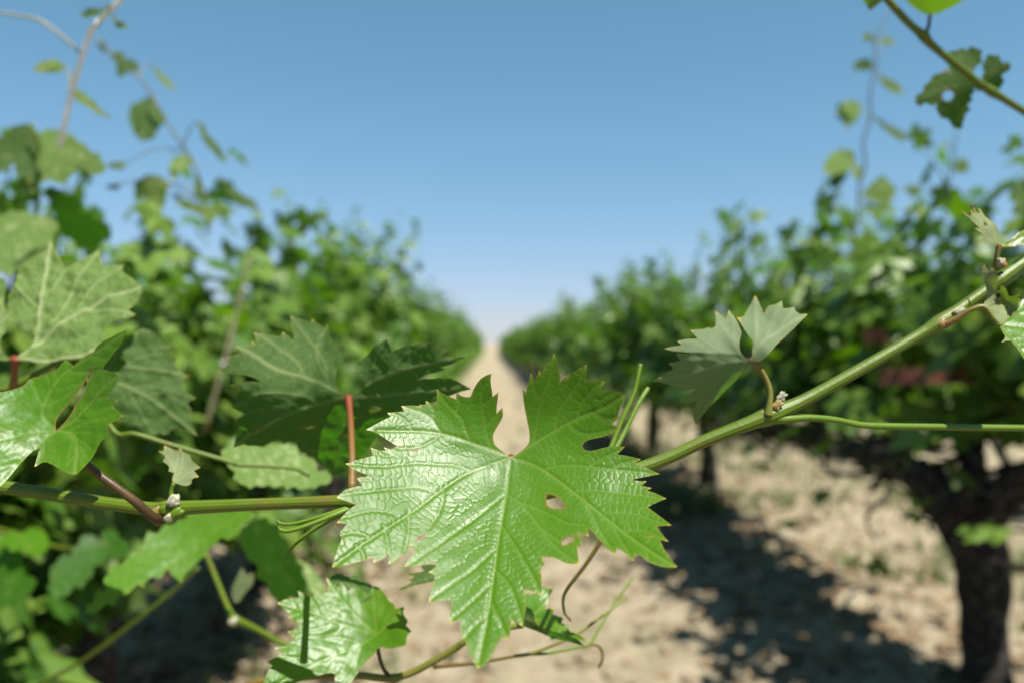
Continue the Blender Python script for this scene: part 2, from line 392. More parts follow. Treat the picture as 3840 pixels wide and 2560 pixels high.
def arm_mesh(rg, p0, y_end, h, r=.032, seg=7):
    t = np.linspace(0, 1, 14); p = np.zeros((14, 3))
    p[:, 0] = p0[0] + .03 * np.sin(t * 7 + rg.uniform(0, 6)) * t; p[:, 1] = p0[1] + (y_end - p0[1]) * t
    p[:, 2] = h - .05 + .06 * np.sqrt(t) + .025 * np.sin(t * 9 + rg.uniform(0, 6)) * t
    parts = [tube(p, r * (1.1 - .5 * t), seg, rough=.15, seed=int(rg.integers(1e6)))[:2]]
    for k in range(2, 13, 2):
        d = np.array([rg.normal() * .03, rg.normal() * .02, .07 + rg.random() * .05])
        parts.append(tube(np.stack([p[k], p[k] + d * .6, p[k] + d]), [r * .55, r * .42, r * .3], 6, rough=.12, seed=k)[:2])
    return merge(parts)
def cam_depth(p): return (np.c_[p, np.ones(len(p))] @ np.linalg.inv(CM).T)
def place_leaves(root, base, pos, R, size, rnd, rg, n_obj, clear=1.05, keep=None):
    """largest visible leaves as parts, the rest as one stuff part; pos is in world coordinates"""
    c = cam_depth(pos); d = -c[:, 2]
    sx = c[:, 0] / np.maximum(d, .01) * FPX + PW / 2; sy = -c[:, 1] / np.maximum(d, .01) * FPX + PH / 2
    ok = ~((d > -.2) & (np.linalg.norm(pos - np.array(cam.location), axis=1) < clear))
    if keep is not None: ok &= keep(pos, sx, sy, d)
    inview = (d > .3) & (sx > -60) & (sx < PW + 60) & (sy > -60) & (sy < PH + 60)
    near = np.argsort(-(size / np.maximum(d, .3)) * inview)
    near = [i for i in near if ok[i] and inview[i]][:n_obj]
    for i in near:
        o = bpy.data.objects.new('leaf', NEAR_M[int(rg.integers(0, 10))]); COL.objects.link(o); o.parent = root
        m = Matrix(R[i].tolist()).to_4x4() @ Matrix.Scale(float(size[i]), 4); m.translation = Vector((pos[i] - base).tolist()); o.matrix_local = m
    rest = np.setdiff1d(np.where(ok)[0], near)
    if len(rest) > 3:
        tag(obj('foliage', join_leaves(pos[rest] - base, R[rest], size[rest], rnd[rest], NEAR_T, rg, M['leaf_row']), None), kind='stuff').parent = root
def near_vine(x, y, label, seed, y0, y1, n_shoots, top, n_obj, group, custom_wood=None, mirror=1, keep=None, clear=1.05, h=.80, low=.25, reach=.30, r=.055, canes=10):
    rg = np.random.default_rng(seed); base = np.array([x, y, float(ground_z(np.array([x]), np.array([y]))[0])])
    root = tag(empty('grapevine', base.tolist()), label, 'grapevine', group)
    if custom_wood: custom_wood(root)
    else:
        (v, f), p = trunk_mesh(rg, h, r); obj('trunk', mesh_from('trunk', v, f, mat=M['bark']), None).parent = root
        for e in (y0, y1):
            v, f = arm_mesh(rg, p, e, h); obj('cordon_arm', mesh_from('cordon_arm', v, f, mat=M['bark'])).parent = root
    shoots, pos, R, size, rnd = grow(rg, y0, y1, n_shoots, top, base_h=h, low=low, side_reach=reach, droop_max=2.6 if x < 0 else 2.0, big=1.25)
    for path, rad in shoots:
        wp = path + base; c = cam_depth(wp)
        if np.any((np.linalg.norm(wp - np.array(cam.location), axis=1) < clear)): continue
        if keep is not None and not np.all(keep(wp, c[:, 0] / np.maximum(-c[:, 2], .01) * FPX + PW / 2, -c[:, 1] / np.maximum(-c[:, 2], .01) * FPX + PH / 2, -c[:, 2]) | (c[:, 2] > -.1) | ((x > 0) & (-c[:, 1] / np.maximum(-c[:, 2], .01) * FPX + PH / 2 < 1120))): continue
        v, f, _, _ = tube(path, rad, 5, cap=False); o = obj('shoot', mesh_from('shoot', v, f, mat=M['tendril'])); o.parent = root
    for c_ in range(canes):
        yb = rg.uniform(y0, y1); t = np.linspace(0, 1, 9); a_ = rg.uniform(.2, .7) * rg.choice([-1, 1]); sx_ = rg.normal() * .16
        path = np.stack([rg.normal() * .06 + sx_ * t + .03 * np.sin(t * 8 + c_), yb + a_ * t + .04 * np.sin(t * 5 + 2 * c_), h + (rg.normal() * .06 if x < 0 else -rg.uniform(.0, .16)) + rg.uniform(-.26, .12) * t - .25 * t * (1 - t) * rg.random()], 1)
        if np.any(np.linalg.norm(path + base - np.array(cam.location), axis=1) < clear): continue
        v, f, _, _ = tube(path, np.linspace(.011, .004, 9) * rg.uniform(.7, 1.5) * (1 if x < 0 else 1.35), 6, rough=.1, seed=c_); obj('old_cane', mesh_from('old_cane', v, f, mat=M['bark'])).parent = root
    place_leaves(root, base, pos + base, R, size, rnd, rg, n_obj, clear, keep)
    return root

# far vines share five mesh variants
FAR = []
for i in range(6):
    rg = np.random.default_rng(900 + i)
    (tv, tf), p = trunk_mesh(rg, .78, .05, seg=7)
    av, af = merge([arm_mesh(rg, p, -.80, .78, seg=5), arm_mesh(rg, p, .80, .78, seg=5)])
    sh, pos, R, size, rnd = grow(rg, -.85, .85, 60, 1.98, side_reach=.24, base_h=.74, low=.35)
    FAR.append((mesh_from('trunk', tv, tf, mat=M['bark']), mesh_from('cordon', av, af, mat=M['bark']),
                join_leaves(pos, R, size * 1.05, rnd, FAR_T, rg, M['leaf_row'])))
def far_vine(x, y, label, group, k, scale_z=1.0):
    z = float(ground_z(np.array([x]), np.array([y]))[0])
    root = tag(empty('grapevine', (x, y, z)), label, 'grapevine', group); t, a, f = FAR[k % 6]
    flip = math.pi if (k // 6) % 2 else 0.0
    for nm, me in (('trunk', t), ('cordon', a), ('foliage', f)):
        o = bpy.data.objects.new(nm, me); COL.objects.link(o); o.parent = root; o.rotation_euler.z = flip; o.scale = (1, 1, scale_z)
        if nm == 'foliage': o['kind'] = 'stuff'
XR, XL = 1.62, -1.05

def right_near_wood(root):
    base = np.array(root.location)
    def tb(pts, seg=12, rough=.17, seed=1, n=26):
        a = np.array(pts, float); s = spline(np.column_stack([PA(a[:, :2], a[:, 2]), a[:, 3]]), n)
        return tube(s[:, :3] - base, s[:, 3], seg, rough=rough, seed=seed)[:2]
    v, f = tb([(2268, 1690, 2.62, .098), (2264, 1560, 2.62, .078), (2262, 1440, 2.61, .074), (2262, 1330, 2.60, .078), (2248, 1250, 2.60, .084), (2210, 1190, 2.62, .080)], seed=4)
    obj('trunk', mesh_from('trunk', v, f, mat=M['bark'])).parent = root
    v, f = merge([tb([(2225, 1225, 2.60, .07), (2160, 1150, 2.64, .058), (2080, 1075, 2.72, .050), (2010, 1040, 2.95, .042), (1900, 1020, 3.35, .036), (1800, 985, 3.9, .03), (1740, 965, 4.35, .022)], seed=5),
                  tb([(2080, 1075, 2.72, .03), (2050, 1010, 2.74, .022), (2040, 960, 2.75, .015)], 7, seed=8, n=8),
                  tb([(1900, 1020, 3.35, .026), (1880, 970, 3.36, .02), (1890, 930, 3.36, .012)], 7, seed=9, n=8),
                  tb([(1960, 1030, 3.1, .03), (1990, 1075, 3.1, .02), (1995, 1095, 3.1, .012)], 7, seed=10, n=8)])
    obj('cordon_arm', mesh_from('cordon_arm', v, f, mat=M['bark'])).parent = root
    v, f = merge([tb([(2235, 1240, 2.60, .065), (2290, 1160, 2.5, .055), (2360, 1090, 2.35, .046), (2470, 1060, 2.15, .04), (2700, 1050, 1.9, .03)], seed=6),
                  tb([(2190, 1190, 2.58, .04), (2240, 1110, 2.52, .03), (2250, 1040, 2.5, .02)], 7, seed=12, n=8)])
    obj('cordon_arm', mesh_from('cordon_arm', v, f, mat=M['bark'])).parent = root

# the first vines on the right of the aisle
near_vine(XR, 2.62, 'thick dark-trunked grapevine forking low, nearest in the right row', 31, -1.2, 1.75, 140, 1.72, 300, 'grapevines of the right row', right_near_wood, low=.42, reach=.28, canes=60,
          keep=lambda p, sx, sy, d: (d > 1.5) & ~((sx > 1955) & (sx < 2310) & (sy > 800) & (sy < 930) & (d < 2.95)) & ~((sx > 1960) & (sx < 2075) & (sy > 735) & (sy < 812) & (d < 3.4)) & ~((sy > 925) & (np.sin(sx * 12.9 + sy * 7.1) > -.75)))
near_vine(XR, 5.85, 'dark slender grapevine standing second in the right row', 32, -1.5, 1.0, 100, 1.90, 300, 'grapevines of the right row', h=.76, keep=lambda p, sx, sy, d: sy < 925, low=.45, canes=44)
near_vine(XR, 7.75, 'grapevine third in the right row, behind the silvery young leaf', 33, -.9, .9, 76, 1.95, 220, 'grapevines of the right row', low=.4, canes=30)
# the first vines on the left
near_vine(XL - .02, .85, 'leafy grapevine nearest the camera in the left row', 41, -.2, .85, 84, 1.40, 300, 'grapevines of the left row', clear=.95, low=.55, reach=.30, h=.46, r=.05, keep=lambda p, sx, sy, d: ~((sy < 345) & (sx > 110)) & ~((sy > 1120) & (sx < 720) & (p[:, 0] > -.74)) & ~((sy > 1215) & (sx > 300)) & ~((sy > 1400) & (sx > 120)))
near_vine(XL, 2.15, 'leafy grapevine second in the left row, trunk lit at its foot', 42, -.7, .9, 120, 1.58, 300, 'grapevines of the left row', low=.5, h=.50, keep=lambda p, sx, sy, d: ~((sy < 345) & (sx > 110)) & ~((sy > 1120) & (sx < 720) & (p[:, 0] > -.74)) & ~((sy > 1215) & (sx > 300)) & ~((sy > 1400) & (sx > 120)))
near_vine(XL, 3.75, 'grapevine third in the left row, behind the pale dry cane', 43, -.8, .8, 80, 1.74, 280, 'grapevines of the left row', low=.45, h=.66)
near_vine(XL, 5.35, 'grapevine fourth in the left row, with tall thin shoot tips', 44, -.8, .8, 72, 1.86, 240, 'grapevines of the left row', low=.4, h=.68)
k = 0
ORD = ['fourth', 'fifth', 'sixth', 'seventh', 'eighth', 'ninth', 'tenth']
for q_, y in enumerate(np.arange(9.4, 96, 1.65)):
    far_vine(XR + RNG.normal() * .03, y, 'grapevine %s from the camera in the right row' % ORD[q_] if q_ < 6 else 'distant grapevine of the right row, receding to the vanishing point', 'far grapevines of the right row', int(RNG.integers(0, 12)), RNG.uniform(.86, 1.08))
for q_, y in enumerate(np.arange(7.0, 96, 1.65)):
    far_vine(XL + RNG.normal() * .03, y, 'grapevine %s from the camera in the left row' % ORD[q_ + 1] if q_ < 6 else 'distant grapevine of the left row, receding to the vanishing point', 'far grapevines of the left row', int(RNG.integers(0, 12)), RNG.uniform(.84, 1.12))
for y in np.arange(3.6, 34, 1.65):
    far_vine(4.25 + RNG.normal() * .04, y, 'grapevine of the next row, glimpsed under the right row canopy', 'grapevines of the row beyond', int(RNG.integers(0, 12)), RNG.uniform(.85, .95))
for y in np.arange(4.0, 22, 1.65):
    far_vine(-3.7 + RNG.normal() * .04, y, 'grapevine of the row behind the left row, glimpsed through leaf gaps', 'grapevines of the row behind', int(RNG.integers(0, 12)), .9)

# ------------------------------------------------------------------ hero leaves: outlines with their own curved surface in space
def inside(pts, poly):
    x, y = pts[:, 0], pts[:, 1]; p = np.asarray(poly); q = np.roll(p, -1, 0); r = np.zeros(len(pts), bool)
    for (x1, y1), (x2, y2) in zip(p, q):
        c = (y1 > y) != (y2 > y)
        if y1 != y2: r ^= c & (x < (x2 - x1) * (y - y1) / (y2 - y1) + x1)
    return r
def seg_dist(pts, a, b):
    """distance and parameter of pts (n,2) to segments a->b (m,2): nearest distance, index, parameter, side"""
    best = np.full(len(pts), 1e9); bi = np.zeros(len(pts), int); bt = np.zeros(len(pts)); bs = np.ones(len(pts))
    for i in range(len(a)):
        d = b[i] - a[i]; l2 = d @ d + 1e-18; w = pts - a[i]
        t = np.clip((w @ d) / l2, 0, 1); e = w - t[:, None] * d; ds = np.hypot(e[:, 0], e[:, 1]); m = ds < best
        best[m] = ds[m]; bi[m] = i; bt[m] = t[m]; bs[m] = np.sign(d[0] * w[m, 1] - d[1] * w[m, 0])
    return best, bi, bt, bs
def resample(poly, sp, closed=True):
    p = np.asarray(poly, float); q = np.roll(p, -1, 0) if closed else p[1:]; out = []
    for a, b in zip(p, q):
        n = max(1, int(np.hypot(*(b - a)) / sp)); out += [a + (b - a) * k / n for k in range(n)]
    if not closed: out.append(p[-1])
    return np.array(out)
def soften(poly, keep_deg=100):
    """round the outline between its teeth: one Chaikin cut on blunt corners only"""
    p = np.asarray(poly, float); out = []; n = len(p)
    for i in range(n):
        a, b, c = p[i - 1], p[i], p[(i + 1) % n]; u, v = a - b, c - b
        ang = math.degrees(math.acos(np.clip(u @ v / (np.linalg.norm(u) * np.linalg.norm(v) + 1e-9), -1, 1)))
        if ang > keep_deg: out += [b + .25 * u, b + .25 * v]
        else: out.append(b)
    return np.array(out)
def depth_fn(ctrl):
    c = np.array(ctrl, float); xy = c[:, :2] / 500; z = 1 / c[:, 2]; n = len(c)
    phi = lambda r: np.where(r > 1e-9, r * r * np.log(np.maximum(r, 1e-9)), 0)
    if n <= 3:
        A = np.c_[np.ones(n), xy]; w = np.linalg.lstsq(A, z, rcond=None)[0]
        return lambda p: 1 / (np.c_[np.ones(len(p)), np.asarray(p) / 500] @ w)
    Km = phi(np.linalg.norm(xy[:, None] - xy[None], axis=2)) + np.eye(n) * 1e-3; Q = np.c_[np.ones(n), xy]
    S = np.block([[Km, Q], [Q.T, np.zeros((3, 3))]]); w = np.linalg.solve(S, np.r_[z, 0, 0, 0])
    def f(p):
        p = np.asarray(p, float) / 500
        return 1 / (phi(np.linalg.norm(p[:, None] - xy[None], axis=2)) @ w[:n] + np.c_[np.ones(len(p)), p] @ w[n:])
    return f
def lean(J, pts):
    """control points from local slopes: J=(x,y,depth); pts rows (x,y,(nx,ny,nz)) world normal of the stretch from J to there"""
    J3 = P(*J); out = [J]
    for x, y, n in pts:
        ray = P(x, y, 1.0) - np.array(cam.location); n = np.array(n, float)
        out.append((x, y, float(n @ (J3 - np.array(cam.location)) / (n @ ray))))
    return out
def hsh(a, b, c): return np.modf(np.abs(np.sin(a * 127.1 + b * 311.7 + c * 74.7) * 43758.5453))[0]
def cell_edge(s, t, vid, cs, ct):
    si, ti = np.floor(s / cs), np.floor(t / ct); f1 = np.full(len(s), 9.); f2 = np.full(len(s), 9.)
    for di in (-1, 0, 1):
        for dj in (-1, 0, 1):
            a, b = si + di, ti + dj
            cx = (a + .5 + .62 * (hsh(a, b, vid) - .5) + .5 * (b % 2)) * cs; cy = (b + .5 + .5 * (hsh(a, b, vid + 31) - .5)) * ct
            d = np.hypot((s - cx) / cs, (t - cy) / ct); m = d < f1
            f2 = np.where(m, f1, np.minimum(f2, d)); f1 = np.where(m, d, f1)
    return f2 - f1
def auto_sec(prims, n=5, ang=44, ln=.42):
    out = []
    for pv in prims:
        p = spline(pv, 30); L = np.sum(np.hypot(*np.diff(p, axis=0).T))
        for k in range(1, n + 1):
            i = int(29 * (.16 + .70 * k / (n + .6))); d = p[min(29, i + 1)] - p[i]; d /= np.hypot(*d) + 1e-9
            for sg in (-1, 1):
                a = math.radians(ang) * sg; r1 = np.array([d[0] * math.cos(a) - d[1] * math.sin(a), d[0] * math.sin(a) + d[1] * math.cos(a)])
                l = L * ln * (1.05 - .75 * i / 29); e = p[i] + r1 * l + d * l * .25
                out.append([p[i], p[i] + r1 * l * .5, e])
    return out
def serrate(poly, step=26, amp=.22, seed=0):
    p = np.asarray(poly, float); n = len(p); out = []; rg = np.random.default_rng(seed)
    ar = .5 * np.sum(p[:, 0] * np.roll(p[:, 1], -1) - np.roll(p[:, 0], -1) * p[:, 1]); sg = 1 if ar > 0 else -1
    for i in range(n):
        a, b = p[i], p[(i + 1) % n]; d = b - a; L = np.hypot(*d); k = int(L / step); out.append(a)
        if k < 1: continue
        nrm = np.array([d[1], -d[0]]) / L * sg
        for m in range(k):
            t0 = (m + .62 + rg.uniform(-.08, .08)) / k; h_ = L / k * amp * rg.uniform(.6, 1.3)
            out.append(a + d * t0 + nrm * h_)
            if m < k - 1: out.append(a + d * (m + 1) / k - nrm * h_ * .35)
            else: out.append(a + d * ((m + .82) / k) - nrm * h_ * .15)
    return [tuple(q) for q in out]
def sheet(name, outline, ctrl, parent, mat, prims=(), secs=None, holes=(), sp=7.0, up=True, quilt=.00028, cs=.0030, ct=.0040, wav=0.0, seed=0, vw=1.0, tips=True, curl=.0):
    out = soften(outline); bd = resample(out, sp); hb = [resample(soften(h), sp) for h in holes]
    lo, hi = bd.min(0), bd.max(0); rows = np.arange(lo[1], hi[1], sp * .866); g = []
    for i, y in enumerate(rows):
        x = np.arange(lo[0] + (i % 2) * sp * .5, hi[0], sp); g.append(np.stack([x, np.full(len(x), y)], 1))
    g = np.vstack(g); rg = np.random.default_rng(seed); g += rg.normal(size=g.shape) * sp * .06
    g = g[inside(g, bd)]
    allb = [bd] + hb; A = np.vstack(allb); B = np.vstack([np.roll(q, -1, 0) for q in allb])
    for h in hb: g = g[~inside(g, h)]
    if len(g): g = g[seg_dist(g, A, B)[0] > sp * .55]
    pts = np.vstack([A, g]); edges = []; o = 0
    for q in allb:
        edges += [(o + i, o + (i + 1) % len(q)) for i in range(len(q))]; o += len(q)
    rv, _, rf, *_ = delaunay_2d_cdt([Vector(p) for p in pts], edges, [], 0, 1e-6)
    p2 = np.array([(v.x, v.y) for v in rv]); F = np.array([list(f) for f in rf if len(f) == 3]); ce = p2[F].mean(1)
    keep = inside(ce, bd)
    for h in hb: keep &= ~inside(ce, h)
    F = F[keep]
    fd0 = depth_fn(ctrl); dlo, dhi = min(c[2] for c in ctrl), max(c[2] for c in ctrl); gap = (dhi - dlo) * .5 + .004
    fd = lambda q: np.clip(fd0(q), dlo - gap, dhi + gap)
    d = fd(p2); w3 = PA(p2, d)
    cen = w3.mean(0); U, S, Vt = np.linalg.svd(w3 - cen, full_matrices=False); e1, e2 = Vt[0], Vt[1]
    loc = lambda q: ((PA(q, fd(q)) - cen) @ np.stack([e1, e2], 1))
    uv = (w3 - cen) @ np.stack([e1, e2], 1)
    # orientation
    fn = np.cross(w3[F[:, 1]] - w3[F[:, 0]], w3[F[:, 2]] - w3[F[:, 0]]); tocam = np.array(cam.location) - w3[F[:, 0]]
    flip = ((fn * tocam).sum(1) < 0) == up; F[flip] = F[flip][:, ::-1]; fn[flip] *= -1
    vn = np.zeros_like(w3)
    for k in range(3): np.add.at(vn, F[:, k], fn)
    vn /= np.linalg.norm(vn, axis=1)[:, None] + 1e-12
    # veins
    vein = np.zeros(len(uv)); h = np.zeros(len(uv))
    if len(prims):
        if secs is None: secs = auto_sec(prims)
        sa, sb, sid, s0, isP = [], [], [], [], []
        for vi, pl in enumerate(list(prims) + list(secs)):
            q = loc(spline(pl, 22 if vi < len(prims) else 10)); L = np.r_[0, np.cumsum(np.hypot(*np.diff(q, axis=0).T))]
            for i in range(len(q) - 1): sa.append(q[i]); sb.append(q[i + 1]); sid.append(vi); s0.append((L[i], L[i + 1] - L[i])); isP.append(vi < len(prims))
        sa, sb, sid, s0, isP = map(np.array, (sa, sb, sid, s0, isP))
        D, bi, bt, bs = seg_dist(uv, sa, sb); s = s0[bi, 0] + bt * s0[bi, 1]
        Dp = seg_dist(uv, sa[isP], sb[isP])[0]
        vein = np.maximum(np.exp(-(Dp / (.00050 * vw)) ** 2), .62 * np.exp(-(D / (.00034 * vw)) ** 2))
        e = cell_edge(s, D * bs + 40 * .0001, sid[bi].astype(float), cs, ct)
        puff = np.clip(e / .22, 0, 1); puff = puff * puff * (3 - 2 * puff)
        fade = np.clip(D / .0012, 0, 1)
        h += quilt * puff * (.35 + .65 * fade) + quilt * .9 * (1 - np.exp(-(D / .0008) ** 2)) + quilt * 1.2 * (1 - np.exp(-(Dp / .0012) ** 2)) + quilt * .5 * (hsh(np.floor(s / cs), np.floor(D / ct), bs) - .5) * puff
        vein = np.maximum(vein, .34 * (1 - np.clip(e / .13, 0, 1)))
        J0 = loc(np.array([prims[0][0]]))[0]; rr = np.clip((np.hypot(*(uv - J0).T) - .006) / .03, 0, 1)
        h *= (.40 + .60 * rr) * (.55 + .9 * vnoise(uv[:, 0] * 70 + 3, uv[:, 1] * 70, seed + 4))
    if wav:
        h += wav * (vnoise(uv[:, 0] * 90 + seed, uv[:, 1] * 90 + 7 * seed, seed) - .5) + wav * .5 * (vnoise(uv[:, 0] * 230 + seed, uv[:, 1] * 230, seed + 1) - .5)
    w3 = w3 + vn * (h * 1.0)[:, None]
    bl = loc(bd); rim = np.exp(-(seg_dist(uv, bl, np.roll(bl, -1, 0))[0] / .00045))
    torn = np.zeros(len(uv))
    for q in hb:
        hl = loc(q); torn = np.maximum(torn, np.exp(-(seg_dist(uv, hl, np.roll(hl, -1, 0))[0] / (.0002 + .0004 * vnoise(uv[:, 0] * 1500, uv[:, 1] * 1500, 2)))))
    tipm = np.zeros(len(uv))
    if tips:
        po = np.asarray(outline, float); ar = .5 * np.sum(po[:, 0] * np.roll(po[:, 1], -1) - np.roll(po[:, 0], -1) * po[:, 1]); tp = []
        for i in range(len(po)):
            u, v = po[i - 1] - po[i], po[(i + 1) % len(po)] - po[i]
            ang = math.degrees(math.acos(np.clip(u @ v / (np.linalg.norm(u) * np.linalg.norm(v) + 1e-9), -1, 1)))
            if ang < 88 and np.sign((-u)[0] * v[1] - (-u)[1] * v[0]) == np.sign(ar): tp.append(po[i])
        if tp:
            for q in loc(np.array(tp)): tipm = np.maximum(tipm, np.exp(-(np.hypot(*(uv - q).T) / .0009) ** 2))
    me = mesh_from(name, w3, F, mat=mat, attrs={'vein': vein, 'torn': np.clip(torn, 0, 1), 'rim': rim * min(1, (3.2 / sp) ** 2), 'tip': np.clip(tipm, 0, .85) * min(1, 4.5 / sp)})
    return obj(name, me, parent)

def bud(name, px, py, d, rx, ry, parent, mat, ang=0.0, seed=0):
    """small scaly bud: overlapping pointed scales round a core"""
    rg = np.random.default_rng(seed); c = P(px, py, d); parts = []
    for k in range(6):
        a = ang + (k - 2.5) * .22; ax = np.array([math.sin(a), .3 * math.cos(k * 2.1), math.cos(a)]); ax /= np.linalg.norm(ax)
        off = np.array([math.cos(k * 2.4), math.sin(k * 2.4), 0]) * rx * .35
        t = np.linspace(-1, 1, 9); r = rx * .72 * np.sqrt(np.maximum(1 - t * t, .004)) * (1 - .25 * t)
        parts.append(tube(c + off + ax * (t * ry)[:, None], r, 8, rough=.10, seed=seed + k)[:2])
    v, f = merge(parts)
    return obj(name, mesh_from(name, v, f, mat=mat), parent)

# ------------------------------------------------------------------ the shoot crossing the picture, with the big leaf
shoot = tag(empty('vine_shoot', P(-30, 1112, .36)), 'long green vine shoot crossing the picture behind the big sharp leaf', 'vine shoot')
a = [(-60, 1108, .365, .0030), (100, 1132, .360, .0029), (250, 1156, .356, .0028), (352, 1168, .352, .0030), (385, 1168, .351, .0040), (425, 1165, .350, .0031), (600, 1157, .346, .0026), (770, 1151, .342, .0028), (815, 1150, .341, .0036), (860, 1150, .340, .0028),
     (1100, 1150, .340, .0027), (1150, 1149, .340, .0034), (1220, 1140, .341, .0028), (1480, 1071, .346, .0027), (1620, 1011, .348, .0027), (1725, 970, .349, .0031), (1765, 955, .350, .0041), (1800, 941, .351, .0035), (1860, 912, .353, .0027), (2000, 834, .357, .0026),
     (2110, 770, .361, .0025), (2160, 740, .362, .0034), (2200, 713, .364, .0027), (2270, 663, .367, .0026), (2300, 640, .368, .0032), (2352, 603, .371, .0026), (2440, 545, .375, .0024)]
px_tube('stem', a, shoot, M['stem'], seg=33, n=150, ridges=11, ramp=.035)
for (x, y, d, w, hh, sd) in ((1760, 948, .3485, .0024, .0030, 1), (2160, 742, .360, .0020, .0026, 2), (362, 1172, .3495, .0022, .0028, 3)):
    bud('node_collar', x, y, d, w, hh, shoot, M['node'], .6, sd)

main_out = (K1([(858, 553), (880, 542), (905, 525), (935, 498)]) + K1([(942, 475), (938, 430), (930, 390), (920, 340), (913, 295), (909, 243), (924, 266), (938, 210), (948, 175), (962, 210), (975, 185), (986, 163), (991, 180), (1025, 135), (1053, 88), (1068, 130), (1076, 190), (1077, 222), (1090, 205), (1100, 185), (1108, 202), (1130, 180), (1155, 160), (1198, 138), (1198, 180), (1196, 211), (1240, 208), (1278, 214), (1269, 240), (1265, 259), (1330, 258), (1372, 275), (1352, 325), (1337, 370)])
            + C8([(1424, 935), (1380, 975), (1312, 1028), (1340, 1050), (1422, 1070), (1370, 1115), (1300, 1160), (1180, 1203), (1050, 1225), (980, 1258), (948, 1300), (960, 1340), (1010, 1370), (1100, 1365), (1250, 1320), (1350, 1311), (1478, 1312)])
            + C4([(930, 455), (1010, 465), (1128, 494), (1075, 524), (1142, 549), (1200, 580), (1288, 620), (1200, 640), (1120, 655), (1055, 670), (1100, 680), (1175, 684), (1135, 720), (1217, 739), (1180, 762), (1260, 785), (1342, 825), (1240, 872), (1185, 900), (1260, 960), (1330, 1010), (1386, 1053), (1300, 1060), (1258, 1062), (1300, 1120), (1360, 1188), (1290, 1178), (1330, 1270), (1390, 1350), (1436, 1400), (1350, 1410), (1270, 1395), (1190, 1360), (1130, 1315), (1075, 1300), (1066, 1360), (1020, 1310), (970, 1265), (925, 1240), (918, 1300), (860, 1262), (800, 1200), (745, 1130), (700, 1088), (683, 1078), (690, 1148), (640, 1132), (595, 1108), (600, 1130), (632, 1160), (628, 1228), (592, 1226), (600, 1290), (608, 1374), (540, 1377), (480, 1365), (440, 1340), (380, 1322), (295, 1318)])
            + C6([(985, 385), (1010, 432), (968, 455), (985, 600), (983, 680), (968, 724), (900, 690), (808, 668), (815, 730), (832, 800), (825, 900), (797, 1030), (740, 1000), (690, 960), (690, 1040), (655, 1160), (600, 1125), (560, 1190), (500, 1290), (460, 1370), (410, 1405), (363, 1434), (325, 1360), (260, 1250), (240, 1140), (198, 1124), (205, 1050), (195, 965), (90, 990), (95, 900), (105, 820), (104, 770), (0, 782)])
            + C5([(2018, 640), (2050, 500), (2080, 400), (2095, 328), (2016, 295), (2070, 255), (2118, 215), (2075, 176), (1980, 202), (1880, 230), (1736, 226), (1800, 130), (1872, 22), (1808, 14), (1780, 70), (1700, 100), (1650, 150), (1556, 204), (1568, 80), (1480, 150), (1376, 188), (1387, 120), (1250, 165), (1100, 210), (990, 230), (906, 238)])
            + K1([(75, 980), (100, 920), (84, 898), (110, 870), (118, 855), (75, 850), (105, 815), (140, 782), (162, 768), (75, 735), (110, 702), (150, 690), (188, 685)]) + C3([(98, 768), (150, 757), (217, 745), (100, 698), (40, 665), (-12, 622), (60, 600), (150, 575), (258, 547), (232, 465), (300, 490), (388, 497), (358, 460), (430, 480), (500, 453), (420, 405), (330, 345), (270, 310), (186, 292), (270, 245), (350, 200), (433, 162)])
            + C7([(356, 862), (470, 850), (577, 852), (540, 772), (650, 765), (790, 775), (770, 756), (860, 755), (862, 705), (940, 735), (1004, 741), (1003, 548), (1060, 590), (1150, 640), (1258, 682), (1262, 592), (1310, 630), (1380, 655), (1440, 655), (1460, 620), (1490, 540), (1560, 430), (1640, 372), (1722, 346), (1705, 430), (1715, 520), (1730, 600), (1732, 652), (1810, 590), (1800, 680), (1785, 780), (1785, 872), (1858, 788), (1872, 870), (1855, 940), (1800, 1030), (1745, 1130), (1735, 1180), (1750, 1260), (1800, 1320), (1880, 1375), (1930, 1418)]))
main_pr = [K1([(858, 553), (838, 720), (800, 940), (760, 1230), (712, 1475)]), K1([(858, 553), (640, 640), (400, 810), (200, 940), (65, 1040)]), K1([(858, 553), (1000, 610), (1200, 760), (1400, 920), (1588, 1043)]),
           C7([(1975, 1430), (1710, 1330), (1430, 1235), (1050, 1130), (700, 1100), (230, 1090)]), C8([(60, 1450), (340, 1275), (600, 1115), (880, 960), (1200, 830), (1470, 670)])]
